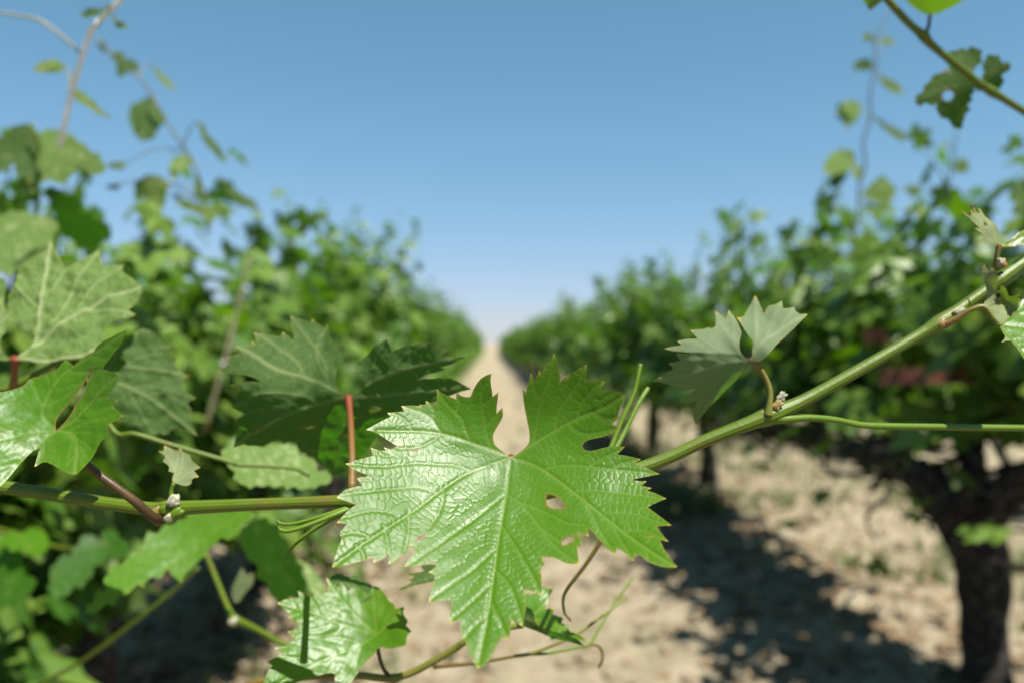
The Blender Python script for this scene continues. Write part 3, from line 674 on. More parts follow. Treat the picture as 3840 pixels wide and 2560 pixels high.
main_sc = [C7([(1705, 1320), (1630, 1000), (1590, 600), (1700, 380)]), C8([(340, 1275), (380, 1000), (450, 700), (530, 480), (600, 170)]), C8([(610, 1105), (640, 900), (750, 720), (880, 520), (990, 310)]),
           C8([(780, 1020), (900, 1130), (1100, 1150), (1400, 1075)]), C8([(890, 955), (905, 860), (960, 740), (1060, 600), (1200, 510)]), C8([(1170, 840), (1190, 740), (1250, 680), (1330, 650)]), C8([(450, 700), (360, 640), (310, 420)]), C8([(1090, 880), (1250, 960), (1410, 940)]),
           C4([(320, 580), (480, 545), (650, 550), (900, 580), (1270, 620)]), C4([(610, 765), (750, 755), (1000, 785), (1330, 825)]), C4([(840, 950), (950, 950), (1100, 965), (1200, 1000), (1370, 1050)]), C4([(1000, 1105), (1100, 1095), (1200, 1110), (1345, 1180)]),
           C4([(700, 552), (800, 490), (900, 440), (985, 395)]), C4([(880, 578), (960, 530), (1115, 497)]), C4([(1060, 1160), (1150, 1230), (1200, 1340)]), C4([(900, 1010), (930, 1120), (1060, 1340)]), C4([(640, 800), (720, 960), (790, 1110), (910, 1280)]),
           C3([(1240, 690), (1050, 640), (850, 630), (650, 620), (350, 655), (0, 625)]), C3([(860, 905), (700, 860), (550, 860), (300, 890), (-60, 925)]), C3([(470, 1120), (250, 1085), (0, 1140), (-60, 1160)]), C3([(200, 1330), (60, 1300), (-60, 1330)]),
           C3([(945, 870), (945, 970), (900, 1110), (800, 1260)]), C3([(600, 1085), (610, 1200), (600, 1330), (560, 1490)]), C3([(360, 1230), (400, 1380), (420, 1530)]), C3([(100, 1420), (160, 1500), (170, 1560)]),
           C7([(1430, 1235), (1350, 980), (1250, 850), (1120, 730), (1010, 570)]), C7([(1060, 1130), (1000, 1030), (940, 940), (800, 850), (560, 780)]), C7([(670, 1090), (590, 960), (480, 890), (370, 865)]), C7([(1250, 850), (1300, 750), (1265, 620)]), C7([(940, 940), (970, 830), (870, 715)]),
           C7([(1640, 1050), (1760, 920), (1855, 810)]), C7([(1600, 760), (1700, 680), (1800, 610)]), C7([(1100, 1130), (800, 1300), (500, 1330)]),
           K1([(835, 722), (700, 830), (560, 930), (395, 1040)]), K1([(800, 960), (690, 1060), (590, 1130), (492, 1198)]), K1([(778, 1120), (690, 1200), (590, 1285)]), K1([(750, 1270), (690, 1320), (640, 1380)]),
           K1([(838, 725), (900, 760), (960, 830), (1060, 960), (1160, 1030)]), K1([(815, 860), (880, 960), (950, 1080), (990, 1165)]), K1([(785, 1060), (850, 1130), (890, 1230), (912, 1305)]), K1([(765, 1200), (800, 1270), (842, 1365)]), K1([(900, 760), (990, 790), (1110, 850), (1190, 860)]), K1([(1000, 880), (1080, 930), (1160, 900)])]
main_ho = [C4([(340, 785), (380, 795), (430, 820), (465, 855), (497, 907), (440, 915), (380, 910), (342, 885), (332, 850)]), C4([(460, 1192), (490, 1165), (530, 1148), (568, 1158), (560, 1188), (520, 1195), (490, 1220), (468, 1217)]),
           C3([(676, 1380), (695, 1350), (740, 1322), (778, 1316), (750, 1342), (712, 1366)]), C3([(622, 496), (670, 489), (716, 494), (690, 504), (645, 504)])]
JM = K1([(858, 553)])[0] + (.312,)
kk = lambda f, *p: f(list(p))[0]
main_ct = lean(JM, [kk(K1, (712, 1475)) + ((.03, -.66, .75),), kk(K1, (790, 1000)) + ((-.01, -.68, .73),), kk(K1, (65, 1040)) + ((.20, -.72, .66),), kk(K1, (400, 812)) + ((.17, -.74, .65),), kk(K1, (110, 590)) + ((.20, -.72, .66),), kk(K1, (1590, 1045)) + ((-.20, -.62, .74),), kk(K1, (1200, 760)) + ((-.14, -.68, .72),),
                    kk(K1, (1510, 630)) + ((-.15, -.72, .66),), kk(K1, (215, 432)) + ((.20, -.74, .64),), kk(K1, (520, 260)) + ((.22, -.80, .56),), kk(K1, (765, 185)) + ((.08, -.985, .10),), kk(K1, (1053, 92)) + ((-.14, -.98, .08),), kk(K1, (1365, 275)) + ((-.30, -.92, .22),), kk(K1, (1180, 300)) + ((-.16, -.96, .20),), kk(K1, (960, 430)) + ((-.06, -.93, .34),)])
main_leaf = sheet('leaf', main_out, main_ct, shoot, M['leaf'], main_pr, main_sc, main_ho, sp=2.25, up=True, quilt=.00013, cs=.0023, ct=.0044, wav=.0004, seed=3, vw=.85)
main_leaf['label'] = 'big glossy toothed leaf with chewed holes'
jx, jy, jd = JM
px_tube('petiole', [(jx, jy, jd + .0008, .0014), (jx + 4, jy + 25, jd + .010, .0013), (jx - 8, jy + 65, jd + .024, .0013), (1150, 1148, .338, .0016)], main_leaf, M['petiole'], 10, 16)

# leaf with its underside to the camera, left of the big leaf
b_out = K3b([(1185, 765), (1130, 735), (1100, 690), (1090, 620), (1105, 560), (1140, 500), (1160, 430), (1150, 390), (1135, 368), (1090, 412), (1060, 330), (1018, 215), (1000, 245), (975, 230), (923, 185), (912, 215), (860, 200), (762, 160), (768, 230), (792, 332), (708, 280), (692, 315), (640, 305), (580, 290), (497, 272), (516, 352), (478, 348), (482, 382), (356, 373), (392, 432), (288, 455), (312, 490), (220, 565), (300, 582), (390, 590), (480, 610), (552, 642), (450, 640), (310, 672), (380, 700), (430, 765), (400, 800), (312, 838), (352, 868), (418, 900), (332, 955), (385, 985), (362, 1050), (343, 1132), (450, 1110), (562, 1133), (600, 1110), (690, 1085), (712, 1112), (800, 1100), (828, 1180), (900, 1195), (958, 1262), (1050, 1310), (1080, 1340), (1200, 1300), (1300, 1180), (1390, 1060), (1440, 960), (1600, 860), (1830, 800), (1960, 740), (2085, 705), (1950, 640), (1900, 618), (1800, 628), (1680, 640), (1740, 600), (1800, 590), (1890, 560), (1850, 545), (1960, 510), (2068, 463), (1980, 470), (1905, 458), (1850, 470), (1925, 398), (1850, 410), (1790, 425), (1812, 352), (1730, 362), (1670, 385), (1600, 382), (1500, 425), (1490, 390), (1466, 332), (1400, 370), (1330, 430), (1290, 470), (1243, 488), (1270, 550), (1300, 610), (1310, 660), (1280, 710), (1230, 750)])
JB = K3b([(1185, 768)])[0] + (.392,)
b_ct = lean(JB, [kk(K3b, (762, 165)) + ((.05, -.80, .60),), kk(K3b, (1020, 300)) + ((.05, -.80, .58),), kk(K3b, (360, 375)) + ((.15, -.86, .48),), kk(K3b, (640, 545)) + ((.15, -.86, .48),), kk(K3b, (400, 1090)) + ((.08, -.84, -.50),), kk(K3b, (900, 1150)) + ((.05, -.76, -.62),), kk(K3b, (600, 760)) + ((.12, -.90, -.40),),
                 kk(K3b, (1080, 1340)) + ((.0, -.84, -.55),), kk(K3b, (2080, 700)) + ((-.42, -.86, -.25),), kk(K3b, (2060, 465)) + ((-.42, -.88, -.10),), kk(K3b, (1466, 335)) + ((-.30, -.93, -.10),), kk(K3b, (1400, 1000)) + ((-.28, -.84, -.44),)])
leaf_b = sheet('leaf', b_out, b_ct, shoot, M['leaf_deep'], [K3b([(1185, 768), (1040, 690), (860, 605), (640, 545), (360, 375)]), K3b([(1185, 768), (1060, 790), (800, 880), (560, 980), (350, 1125)]), K3b([(1185, 768), (1160, 900), (1130, 1100), (1080, 1330)]), K3b([(1185, 768), (1330, 670), (1600, 560), (2060, 465)]), K3b([(1185, 768), (1400, 760), (1700, 730), (2080, 703)])],
               K3b and [K3b([(1050, 690), (1010, 500), (900, 340), (765, 170)]), K3b([(1040, 640), (950, 430), (1020, 230)]), K3b([(870, 610), (790, 470), (500, 280)]), K3b([(950, 820), (850, 750), (560, 730), (330, 840)]), K3b([(800, 880), (700, 850), (450, 880)]), K3b([(1330, 670), (1370, 500), (1465, 340)]), K3b([(1450, 620), (1600, 450), (1805, 360)]), K3b([(1100, 1150), (950, 1170), (830, 1180)])],
               [K3b([(1335, 860), (1360, 832), (1400, 828), (1435, 845), (1400, 865), (1350, 880)]), K3b([(855, 995), (900, 982), (945, 992), (900, 1005)])], sp=5, up=False, quilt=.00035, cs=.004, ct=.006, wav=.003, seed=5, vw=1.3)
px_tube('petiole', [kk(K3b, (1187, 762)) + (.391, .0022), kk(K3b, (1198, 850)) + (.384, .0016), kk(K3b, (1208, 1000)) + (.372, .0016), kk(K3b, (1215, 1200)) + (.358, .0016), kk(K3b, (1213, 1440)) + (.345, .0019)], leaf_b, M['petiole'], 12, 24)

# silvery young leaf on the right
c_out = K4([(778, 528), (745, 512), (722, 475), (722, 430), (735, 385), (733, 372), (700, 300), (662, 248), (645, 300), (625, 278), (583, 253), (592, 330), (575, 345), (546, 337), (525, 352), (447, 356), (490, 402), (430, 408), (367, 424), (392, 447), (340, 455), (286, 468), (350, 486), (430, 488), (455, 497), (363, 496), (390, 545), (326, 560), (352, 592), (290, 620), (230, 652), (300, 672), (342, 682), (385, 708), (480, 704), (440, 735), (388, 772), (430, 780), (484, 776), (450, 830), (470, 908), (520, 840), (600, 760), (700, 650), (770, 575), (800, 540), (840, 545), (890, 500), (930, 450), (990, 390), (1060, 330), (1115, 273), (1052, 262), (1036, 222), (972, 242), (966, 186), (930, 222), (888, 222), (862, 262), (838, 212), (813, 167), (790, 205), (768, 235), (745, 282), (708, 288), (742, 352), (772, 395), (805, 440), (795, 475), (800, 512)])
JC = K4([(778, 530)])[0] + (.350,)
c_ct = lean(JC, [kk(K4, (583, 255)) + ((.10, -.72, .66),), kk(K4, (813, 170)) + ((.0, -.74, .66),), kk(K4, (1112, 275)) + ((-.15, -.78, .58),), kk(K4, (290, 468)) + ((.16, -.86, .42),), kk(K4, (470, 478)) + ((.12, -.84, .45),), kk(K4, (232, 650)) + ((.10, -.90, -.36),), kk(K4, (470, 900)) + ((-.13, -.76, -.60),), kk(K4, (420, 620)) + ((.02, -.82, -.54),), kk(K4, (690, 660)) + ((-.12, -.84, -.50),), kk(K4, (560, 800)) + ((-.14, -.78, -.58),), kk(K4, (880, 500)) + ((-.55, -.75, .10),)])
leaf_c = sheet('leaf', c_out, c_ct, shoot, M['leaf_silver'], [K4([(778, 530), (700, 498), (560, 490), (440, 488), (295, 470)]), K4([(778, 530), (650, 560), (450, 610), (240, 650)]), K4([(778, 530), (700, 620), (560, 760), (470, 900)]), K4([(778, 530), (800, 500), (870, 420), (990, 340), (1108, 276)]), K4([(778, 530), (815, 470), (820, 330), (813, 175)])],
               [K4([(720, 500), (660, 400), (590, 260)]), K4([(690, 440), (690, 330), (662, 255)]), K4([(620, 490), (540, 430), (452, 360)]), K4([(870, 425), (900, 330), (965, 195)]), K4([(930, 380), (990, 300), (1035, 228)]), K4([(650, 560), (560, 540), (400, 540)]), K4([(600, 580), (500, 660), (350, 680)])], sp=4, up=False, quilt=.00022, cs=.0026, ct=.004, wav=.0018, seed=6, vw=.8)
leaf_c['label'] = 'silvery downy young leaf'
px_tube('petiole', [kk(K4, (778, 530)) + (.350, .0011), kk(K4, (830, 572)) + (.3495, .0012), kk(K4, (876, 645)) + (.349, .0012), kk(K4, (898, 725)) + (.348, .0013), kk(K4, (892, 800)) + (.347, .0015), kk(K4, (884, 850)) + (.347, .0022)], leaf_c, M['petiole_green'], 12, 24)

# folded leaf at the left edge
d_out = K2([(-70, 870), (0, 890), (60, 872), (125, 853), (160, 806), (235, 798), (264, 774), (290, 785), (355, 709), (395, 742), (450, 695), (507, 668), (516, 645), (562, 606), (600, 592), (690, 542), (650, 630), (600, 695), (560, 745), (553, 765), (600, 772), (634, 797), (628, 830), (605, 868), (570, 910), (630, 924), (597, 950), (665, 1010), (615, 1043), (576, 1062), (590, 1120), (545, 1142), (500, 1225), (455, 1285), (410, 1334), (360, 1320), (290, 1277), (237, 1250), (184, 1280), (195, 1235), (215, 1178), (165, 1200), (90, 1290), (0, 1392), (-70, 1440)])
JD = K2([(300, 1085)])[0] + (.335,)
d_ct = lean(JD, [kk(K2, (690, 542)) + ((-.35, -.90, .25),), kk(K2, (632, 800)) + ((-.25, -.92, .30),), kk(K2, (660, 1010)) + ((-.20, -.88, .42),), kk(K2, (410, 1330)) + ((-.10, -.85, .52),), kk(K2, (188, 1278)) + ((.15, -.78, .60),), kk(K2, (0, 1392)) + ((.30, -.70, .64),), kk(K2, (-70, 1100)) + ((.26, -.72, .64),), kk(K2, (0, 890)) + ((.15, -.82, .55),), kk(K2, (355, 712)) + ((.0, -.90, .43),)])
leaf_d = sheet('leaf', d_out, d_ct, shoot, M['leaf'], [K2([(300, 1085), (420, 1010), (560, 850), (625, 800)]), K2([(300, 1085), (400, 1120), (410, 1320)]), K2([(300, 1085), (230, 980), (350, 780), (560, 640), (685, 548)]), K2([(300, 1085), (150, 1110), (-60, 1160)]), K2([(300, 1085), (180, 1190), (0, 1380)])], None,
               [K2([(298, 1085), (297, 1042), (325, 990), (370, 950), (410, 900), (455, 840), (500, 745), (482, 805), (450, 885), (402, 947), (386, 985), (355, 1030), (320, 1065)])], sp=4.5, up=True, quilt=.00016, wav=.0012, seed=8, vw=.9)
leaf_d['label'] = 'folded glossy leaf cut by the left picture edge'
px_tube('petiole', [kk(K2, (430, 1215)) + (.338, .0017), kk(K2, (480, 1285)) + (.338, .0017), kk(K2, (600, 1375)) + (.338, .0018), kk(K2, (720, 1465)) + (.340, .0019), kk(K2, (810, 1545)) + (.344, .0022), kk(K2, (850, 1565)) + (.349, .0028)], leaf_d, M['petiole_dark'], 12, 24)

# downy unfolding leaf and woolly buds at the left node
j_out = K2([(880, 1165), (920, 1182), (950, 1195), (962, 1178), (980, 1205), (1012, 1212), (1015, 1240), (1068, 1282), (1035, 1300), (1060, 1332), (1025, 1345), (1025, 1372), (990, 1388), (955, 1375), (920, 1362), (918, 1335), (930, 1310), (900, 1300), (908, 1275), (872, 1250), (885, 1225), (845, 1195), (875, 1195)])
JJ = K2([(928, 1365)])[0] + (.350,)
leaf_j = sheet('leaf', j_out, lean(JJ, [kk(K2, (860, 1200)) + ((.1, -.9, .4),), kk(K2, (1065, 1285)) + ((-.1, -.85, .5),), kk(K2, (950, 1230)) + ((0, -.75, .6),)]), shoot, M['leaf_young'], [K2([(928, 1365), (930, 1290), (870, 1190)]), K2([(928, 1365), (960, 1300), (975, 1205)]), K2([(928, 1365), (1000, 1320), (1062, 1284)])], None, sp=3.5, up=False, quilt=.0003, cs=.0014, ct=.002, wav=.0016, seed=9, vw=.8)
px_tube('petiole', [kk(K2, (928, 1368)) + (.350, .0008), kk(K2, (915, 1420)) + (.350, .0010), kk(K2, (925, 1500)) + (.349, .0014)], leaf_j, M['tendril'], 8, 10)
bud('bud', *kk(K2, (928, 1462)), .3475, .0024, .0030, shoot, M['bud'], .3, 21)
bud('bud', *kk(K2, (905, 1552)), .3465, .0019, .0022, shoot, M['bud'], .5, 22)
bud('bud', *kk(K2, (945, 1525)), .3480, .0030, .0034, shoot, M['tendril'], .8, 23)
bud('bud', *kk(K4, (962, 742)), .3485, .0014, .0026, shoot, M['bud'], .55, 24)
bud('bud', *kk(K4, (935, 790)), .3475, .0015, .0030, shoot, M['node'], .75, 25)
bud('bud', *kk(K12, (355, 1048)), .3595, .0011, .0030, shoot, M['bud'], 1.2, 26)
bud('bud', *kk(K12, (700, 645)), .3655, .0019, .0026, shoot, M['node'], -.2, 27)
bud('bud', *kk(K12, (690, 632)), .3640, .0010, .0020, shoot, M['bud'], -.1, 28)

# tendrils of the same shoot
T = lambda K, pts: [kk(K, p[:2]) + tuple(p[2:]) for p in pts]
px_tube('tendril', T(K4, [(890, 868, .349, .0026), (960, 872, .349, .0019), (1040, 868, .350, .0016), (1130, 863, .352, .0015), (1270, 876, .355, .0015), (1420, 905, .358, .0015), (1600, 912, .362, .0015), (1900, 916, .368, .0015), (2352, 922, .376, .0015), (2480, 925, .378, .0014)]), shoot, M['tendril'], 12, 50)
px_tube('tendril', T(K9, [(1850, 195, .341, .0012), (1760, 225, .338, .0010), (1600, 275, .335, .0008), (1500, 296, .334, .0007), (1452, 290, .334, .0006), (1436, 276, .334, .0006)]), shoot, M['tendril'], 10, 30)
px_tube('tendril', T(K9, [(1850, 200, .341, .0013), (1740, 245, .336, .0011), (1600, 300, .332, .0010), (1500, 330, .330, .0009), (1455, 325, .330, .0008), (1445, 308, .330, .0007)]), shoot, M['tendril'], 10, 30)
px_tube('tendril', T(K9, [(1850, 205, .342, .0012), (1720, 270, .338, .0010), (1620, 330, .336, .0009), (1530, 400, .335, .0008), (1495, 450, .335, .0007), (1492, 478, .335, .0006)]), shoot, M['tendril'], 10, 30)
px_tube('tendril', T(C8, [(1250, 1480, .348, .0012), (1330, 1260, .352, .0012), (1450, 960, .356, .0011), (1590, 650, .360, .0010), (1640, 450, .362, .0009), (1668, 310, .364, .0011), (1672, 280, .364, .0010)]), shoot, M['tendril'], 10, 30)
px_tube('tendril', T(C8, [(1290, 1480, .349, .0013), (1390, 1290, .353, .0013), (1500, 1080, .357, .0012), (1640, 790, .362, .0012), (1750, 610, .366, .0012), (1765, 590, .367, .0010)]), shoot, M['tendril'], 10, 30)

# shrivelled young leaves at the right end
i1 = K12([(682, 482), (660, 503), (620, 507), (570, 482), (512, 456), (560, 432), (508, 410), (548, 397), (500, 375), (480, 350), (522, 356), (480, 300), (430, 250), (376, 202), (412, 214), (452, 240), (430, 216), (466, 236), (460, 192), (486, 230), (478, 172), (510, 222), (527, 215), (510, 178), (545, 200), (560, 240), (600, 275), (640, 300), (665, 330), (685, 380), (680, 420), (692, 470)])
JI = K12([(685, 485)])[0] + (.366,)
leaf_i = sheet('leaf', i1, lean(JI, [kk(K12, (380, 205)) + ((.35, -.85, .35),), kk(K12, (540, 200)) + ((-.2, -.92, .3),), kk(K12, (670, 330)) + ((-.6, -.75, .2),), kk(K12, (515, 450)) + ((.2, -.9, .4),)]), shoot, M['leaf_young'], [K12([(685, 485), (600, 380), (480, 250), (385, 208)]), K12([(685, 485), (640, 380), (560, 260), (480, 178)]), K12([(685, 485), (660, 400), (600, 290), (515, 182)]), K12([(685, 485), (600, 450), (490, 355)])], None,
               [K12([(555, 305), (570, 300), (582, 325), (565, 330)])], sp=3.2, up=False, quilt=.0003, cs=.0015, ct=.002, wav=.0010, seed=11, vw=.7)
leaf_i['label'] = 'shrivelled young leaf with a fly on its tip'
px_tube('petiole', [kk(K12, (686, 482)) + (.366, .0012), kk(K12, (676, 540)) + (.366, .0012), kk(K12, (662, 610)) + (.3665, .0012), kk(K12, (655, 700)) + (.368, .0016)], leaf_i, M['petiole_green'], 10, 14)
i2 = K12([(708, 486), (740, 470), (790, 440), (830, 400), (870, 380), (900, 366), (970, 330), (1020, 380), (980, 440), (940, 470), (880, 505), (860, 498), (800, 502), (720, 508)])
sheet('leaf', i2, lean((JI[0] + 8, JI[1], .366), [kk(K12, (970, 340)) + ((-.1, -.7, .7),), kk(K12, (880, 500)) + ((0, -.9, -.3),)]), shoot, M['leaf_young'], [K12([(705, 492), (800, 465), (960, 380)])], None, sp=3.2, up=True, quilt=.0003, cs=.0015, ct=.002, wav=.001, seed=12, vw=.8)
i3 = K12([(560, 1005), (578, 940), (580, 870), (560, 790), (540, 742), (562, 652), (578, 685), (602, 705), (628, 675), (650, 700), (682, 745), (670, 800), (660, 862), (690, 872), (702, 828), (742, 842), (760, 900), (784, 925), (872, 902), (850, 925), (875, 945), (850, 972), (832, 1020), (812, 1060), (770, 1082), (742, 1130), (690, 1150), (640, 1100), (600, 1050)])
JK = K12([(570, 1012)])[0] + (.355,)
leaf_k = sheet('leaf', i3, lean(JK, [kk(K12, (560, 660)) + ((.2, -.95, .2),), kk(K12, (870, 940)) + ((-.3, -.85, .4),), kk(K12, (690, 1148)) + ((.1, -.8, .6),), kk(K12, (680, 760)) + ((-.6, -.75, .1),), kk(K12, (740, 960)) + ((.35, -.8, .45),)]), shoot, M['leaf_young'], [K12([(570, 1012), (600, 850), (562, 670)]), K12([(570, 1012), (640, 900), (680, 750)]), K12([(570, 1012), (700, 940), (868, 940)]), K12([(570, 1012), (660, 1040), (800, 1050)])], None,
               [K12([(655, 905), (690, 890), (700, 915), (665, 935)])], sp=3.2, up=False, quilt=.00035, cs=.0015, ct=.0022, wav=.0016, seed=13, vw=.8)
i4 = K12([(690, 1150), (722, 1135), (760, 1080), (790, 1030), (840, 980), (896, 950), (1010, 950), (1080, 1200), (1010, 1500), (896, 1475), (862, 1400), (800, 1320), (772, 1292), (705, 1314), (740, 1270), (702, 1210)])
leaf_l = sheet('leaf', i4, lean(kk(K12, (690, 1160)) + (.352,), [kk(K12, (1010, 955)) + ((-.05, -.74, .67),), kk(K12, (900, 1470)) + ((-.25, -.62, .74),), kk(K12, (1070, 1200)) + ((-.1, -.7, .7),)]), shoot, M['leaf'], [K12([(690, 1160), (850, 1180), (1060, 1210)]), K12([(690, 1160), (800, 1280), (960, 1470)]), K12([(690, 1160), (800, 1060), (1000, 960)])], None, sp=3.2, up=True, quilt=.0004, cs=.0022, ct=.003, wav=.001, seed=14, vw=.7)
px_tube('petiole', T(K12, [(230, 1160, .360, .0018), (330, 1108, .358, .0014), (450, 1035, .356, .0012), (560, 1012, .355, .0012), (640, 1110, .353, .0011), (700, 1170, .352, .0009)]), leaf_l, M['petiole_green'], 12, 26)

# fly on the shrivelled tip
fc = P(*kk(K12, (470, 158)), .366); s_ = .366 / FPX * .6125 * .4464
fly = tag(empty('fly', P(*kk(K12, (470, 185)), .366)), 'tiny black fly perched on the shrivelled young leaf tip', 'fly')
t_ = np.linspace(0, 1, 16); ax = np.array(P(*kk(K12, (498, 146)), .366)) - np.array(P(*kk(K12, (446, 168)), .366)); ax /= np.linalg.norm(ax)
prof = np.interp(t_, [0, .05, .2, .4, .52, .6, .75, .80, .86, .95, 1], [.5, 4, 8, 9, 6, 9, 9, 4, 7.5, 6, .5]) * s_ * 1.05
v, f, _, _ = tube(fc + ax * ((t_ - .5) * 58 * s_)[:, None], prof, 12); obj('body', mesh_from('body', v, f, mat=M['fly']), fly)
for sg in (-1, 1):
    sd = np.array([0, sg * 1.0, 0.]); o0 = fc + np.array([0, 0, 6 * s_]); q = np.array([[0, 0], [.3, .16], [.7, .22], [1, .1], [1.02, 0], [.6, -.06]])
    w = np.array([o0 - ax * (a_ * 42 * s_) + sd * (b_ * 50 * s_ + a_ * 8 * s_) + np.array([0, 0, (1 - a_) * 2 * s_]) for a_, b_ in q])
    w2 = w + np.array([0, 0, .5 * s_])
    obj('wing', mesh_from('wing', np.vstack([w, w2]), [list(range(6)), list(range(11, 5, -1))], mat=M['wing']), fly)
    for kx in (-10, 2, 14):
        p0 = fc + ax * (kx * s_) + sd * 4 * s_; p1 = p0 + sd * 12 * s_ + ax * (kx * .3 * s_) + np.array([0, 0, -6 * s_]); p2 = p1 + sd * 3 * s_ + np.array([0, 0, -24 * s_])
        v, f, _, _ = tube(np.stack([p0, p1, p2]), [1.6 * s_, 1.2 * s_, .8 * s_], 6); obj('leg', mesh_from('leg', v, f, mat=M['fly']), fly)

# ------------------------------------------------------------------ lower shoot with the shaded leaf
low = tag(empty('vine_shoot', P(560, 1600, .42)), 'dark curved shoot passing under the tip of the big leaf', 'vine shoot')
px_tube('stem', T(C5, [(-260, 1700, .43, .0018), (0, 1570, .42, .0019), (500, 1500, .415, .0019), (1180, 1480, .410, .0019), (1400, 1500, .408, .0019), (1540, 1515, .406, .0020), (1620, 1512, .405, .0025), (1700, 1490, .405, .0019), (1900, 1412, .404, .0018), (2306, 1180, .402, .0018)]) + T(C6, [(240, 1170, .400, .0017), (480, 1060, .398, .0016), (800, 1010, .396, .0014)]), low, M['petiole_green'], 14, 70)
g_out = C5([(280, 645), (400, 590), (530, 575), (515, 500), (600, 550), (705, 575), (662, 452), (730, 510), (800, 530), (872, 520), (842, 348), (920, 420), (985, 470), (1008, 395), (1050, 450), (1085, 510), (1130, 480), (1168, 435), (1230, 480), (1300, 530), (1352, 530), (1380, 445), (1450, 460), (1530, 550), (1560, 620), (1620, 650), (1640, 710), (1748, 686), (1722, 765), (1795, 860), (1760, 900), (1825, 970), (1770, 1020), (1765, 1130), (1700, 1150), (1560, 1172), (1500, 1150), (1440, 1160), (1400, 1230), (1280, 1340), (1170, 1500), (1080, 1620), (980, 1590), (930, 1530), (945, 1470), (880, 1448), (700, 1500), (500, 1560), (300, 1650), (60, 1700), (120, 1560), (150, 1470), (215, 1375), (160, 1335), (260, 1280), (325, 1240), (240, 1168), (300, 1155), (390, 1150), (400, 1100), (490, 1085), (395, 975), (500, 945), (520, 900), (490, 870), (400, 808), (445, 780), (360, 720)])
JG = C5([(1430, 1010)])[0] + (.392,)
g_ct = lean(JG, [kk(C5, (285, 650)) + ((.18, -.66, .72),), kk(C5, (850, 360)) + ((.1, -.72, .68),), kk(C5, (60, 1700)) + ((.12, -.60, .78),), kk(C5, (700, 1100)) + ((.14, -.60, .78),), kk(C5, (1400, 450)) + ((.05, -.74, .66),), kk(C5, (1750, 690)) + ((-.32, -.72, .6),), kk(C5, (1770, 1020)) + ((-.35, -.7, .6),), kk(C5, (1080, 1620)) + ((-.05, -.70, .70),), kk(C5, (1160, 700)) + ((.1, -.66, .74),)])
leaf_g = sheet('leaf', g_out, g_ct, low, M['leaf'], [C5([(1430, 1010), (1000, 880), (600, 730), (290, 648)]), C5([(1430, 1010), (1200, 1150), (700, 1350), (100, 1680)]), C5([(1430, 1010), (1200, 800), (980, 560), (850, 365)]), C5([(1430, 1010), (1400, 750), (1385, 460)]), C5([(1430, 1010), (1600, 860), (1745, 692)])], None, sp=4, up=True, quilt=.00018, cs=.0028, ct=.0045, wav=.0012, seed=15)
leaf_g['label'] = 'bright leaf half crossed by shadow stripes'
px_tube('petiole', T(C5, [(1430, 1015, .3935, .0011), (1440, 1200, .399, .0010), (1500, 1400, .403, .0010), (1590, 1515, .406, .0014)]), leaf_g, M['petiole_dark'], 10, 18)
sheet('leaf', C5([(2115, 215), (2080, 186), (1990, 195), (1915, 210), (1962, 270), (1860, 285), (1752, 295), (1830, 320), (1852, 345), (1752, 365), (1822, 385), (1800, 410), (1730, 440), (1655, 482), (1680, 497), (1850, 430), (2080, 388), (2200, 400), (2250, 300)]), [kk(C5, (2200, 300)) + (.375,), kk(C5, (1660, 490)) + (.385,), kk(C5, (1920, 210)) + (.392,)], low, M['leaf_deep'], [C5([(2200, 300), (1950, 370), (1665, 488)])], None, sp=5, up=False, seed=16)
sheet('leaf', C5([(860, 345), (940, 292), (1010, 300), (1090, 332), (1190, 302), (1240, 360), (1320, 400), (1375, 440), (1390, 560), (1250, 640), (1100, 620), (900, 520)]), [kk(C5, (860, 345)) + (.42,), kk(C5, (1375, 440)) + (.41,), kk(C5, (1100, 620)) + (.405,)], low, M['leaf_deep'], [C5([(1250, 620), (1100, 450), (1010, 305)])], None, sp=6, up=False, seed=17)
h3 = C6([(800, 700), (900, 722), (985, 640), (1050, 668), (1098, 650), (1050, 742), (1042, 800), (1000, 850), (1092, 846), (1080, 905), (1180, 938), (1165, 990), (1238, 1018), (1240, 1080), (1320, 1100), (1435, 1168), (1330, 1160), (1180, 1120), (1060, 1075), (930, 1020), (880, 940), (780, 880)])
leaf_h = sheet('leaf', h3, [kk(C6, (860, 900)) + (.392,), kk(C6, (1095, 655)) + (.405,), kk(C6, (1435, 1165)) + (.392,), kk(C6, (1230, 1020)) + (.402,), kk(C6, (985, 640)) + (.408,)], low, M['leaf'], [C6([(870, 930), (1000, 800), (1090, 660)]), C6([(870, 930), (1050, 980), (1230, 1025)]), C6([(870, 930), (1100, 1080), (1430, 1165)])], None, sp=4, up=True, quilt=.0004, cs=.0025, ct=.003, seed=18)
sheet('leaf', C6([(815, 820), (905, 870), (918, 1005), (1080, 1070), (1230, 1108), (1320, 1150), (1400, 1218), (1240, 1172), (1090, 1140), (1075, 1160), (1050, 1120), (830, 1030), (740, 1000), (700, 930)]), [kk(C6, (880, 900)) + (.390,), kk(C6, (1400, 1215)) + (.388,), kk(C6, (750, 980)) + (.386,), kk(C6, (1080, 1075)) + (.390,), kk(C6, (1060, 1120)) + (.395,)], low, M['leaf_deep'], [C6([(840, 940), (1050, 1080), (1395, 1215)])], None, sp=5, up=False, seed=19)
px_tube('tendril', T(C6, [(1600, 110, .388, .0012), (1545, 210, .388, .0011), (1400, 430, .390, .0010), (1240, 640, .394, .0009), (1188, 750, .396, .0008), (1195, 870, .400, .0007), (1225, 925, .404, .0006), (1258, 962, .408, .0006)]), low, M['petiole_green'], 10, 36)
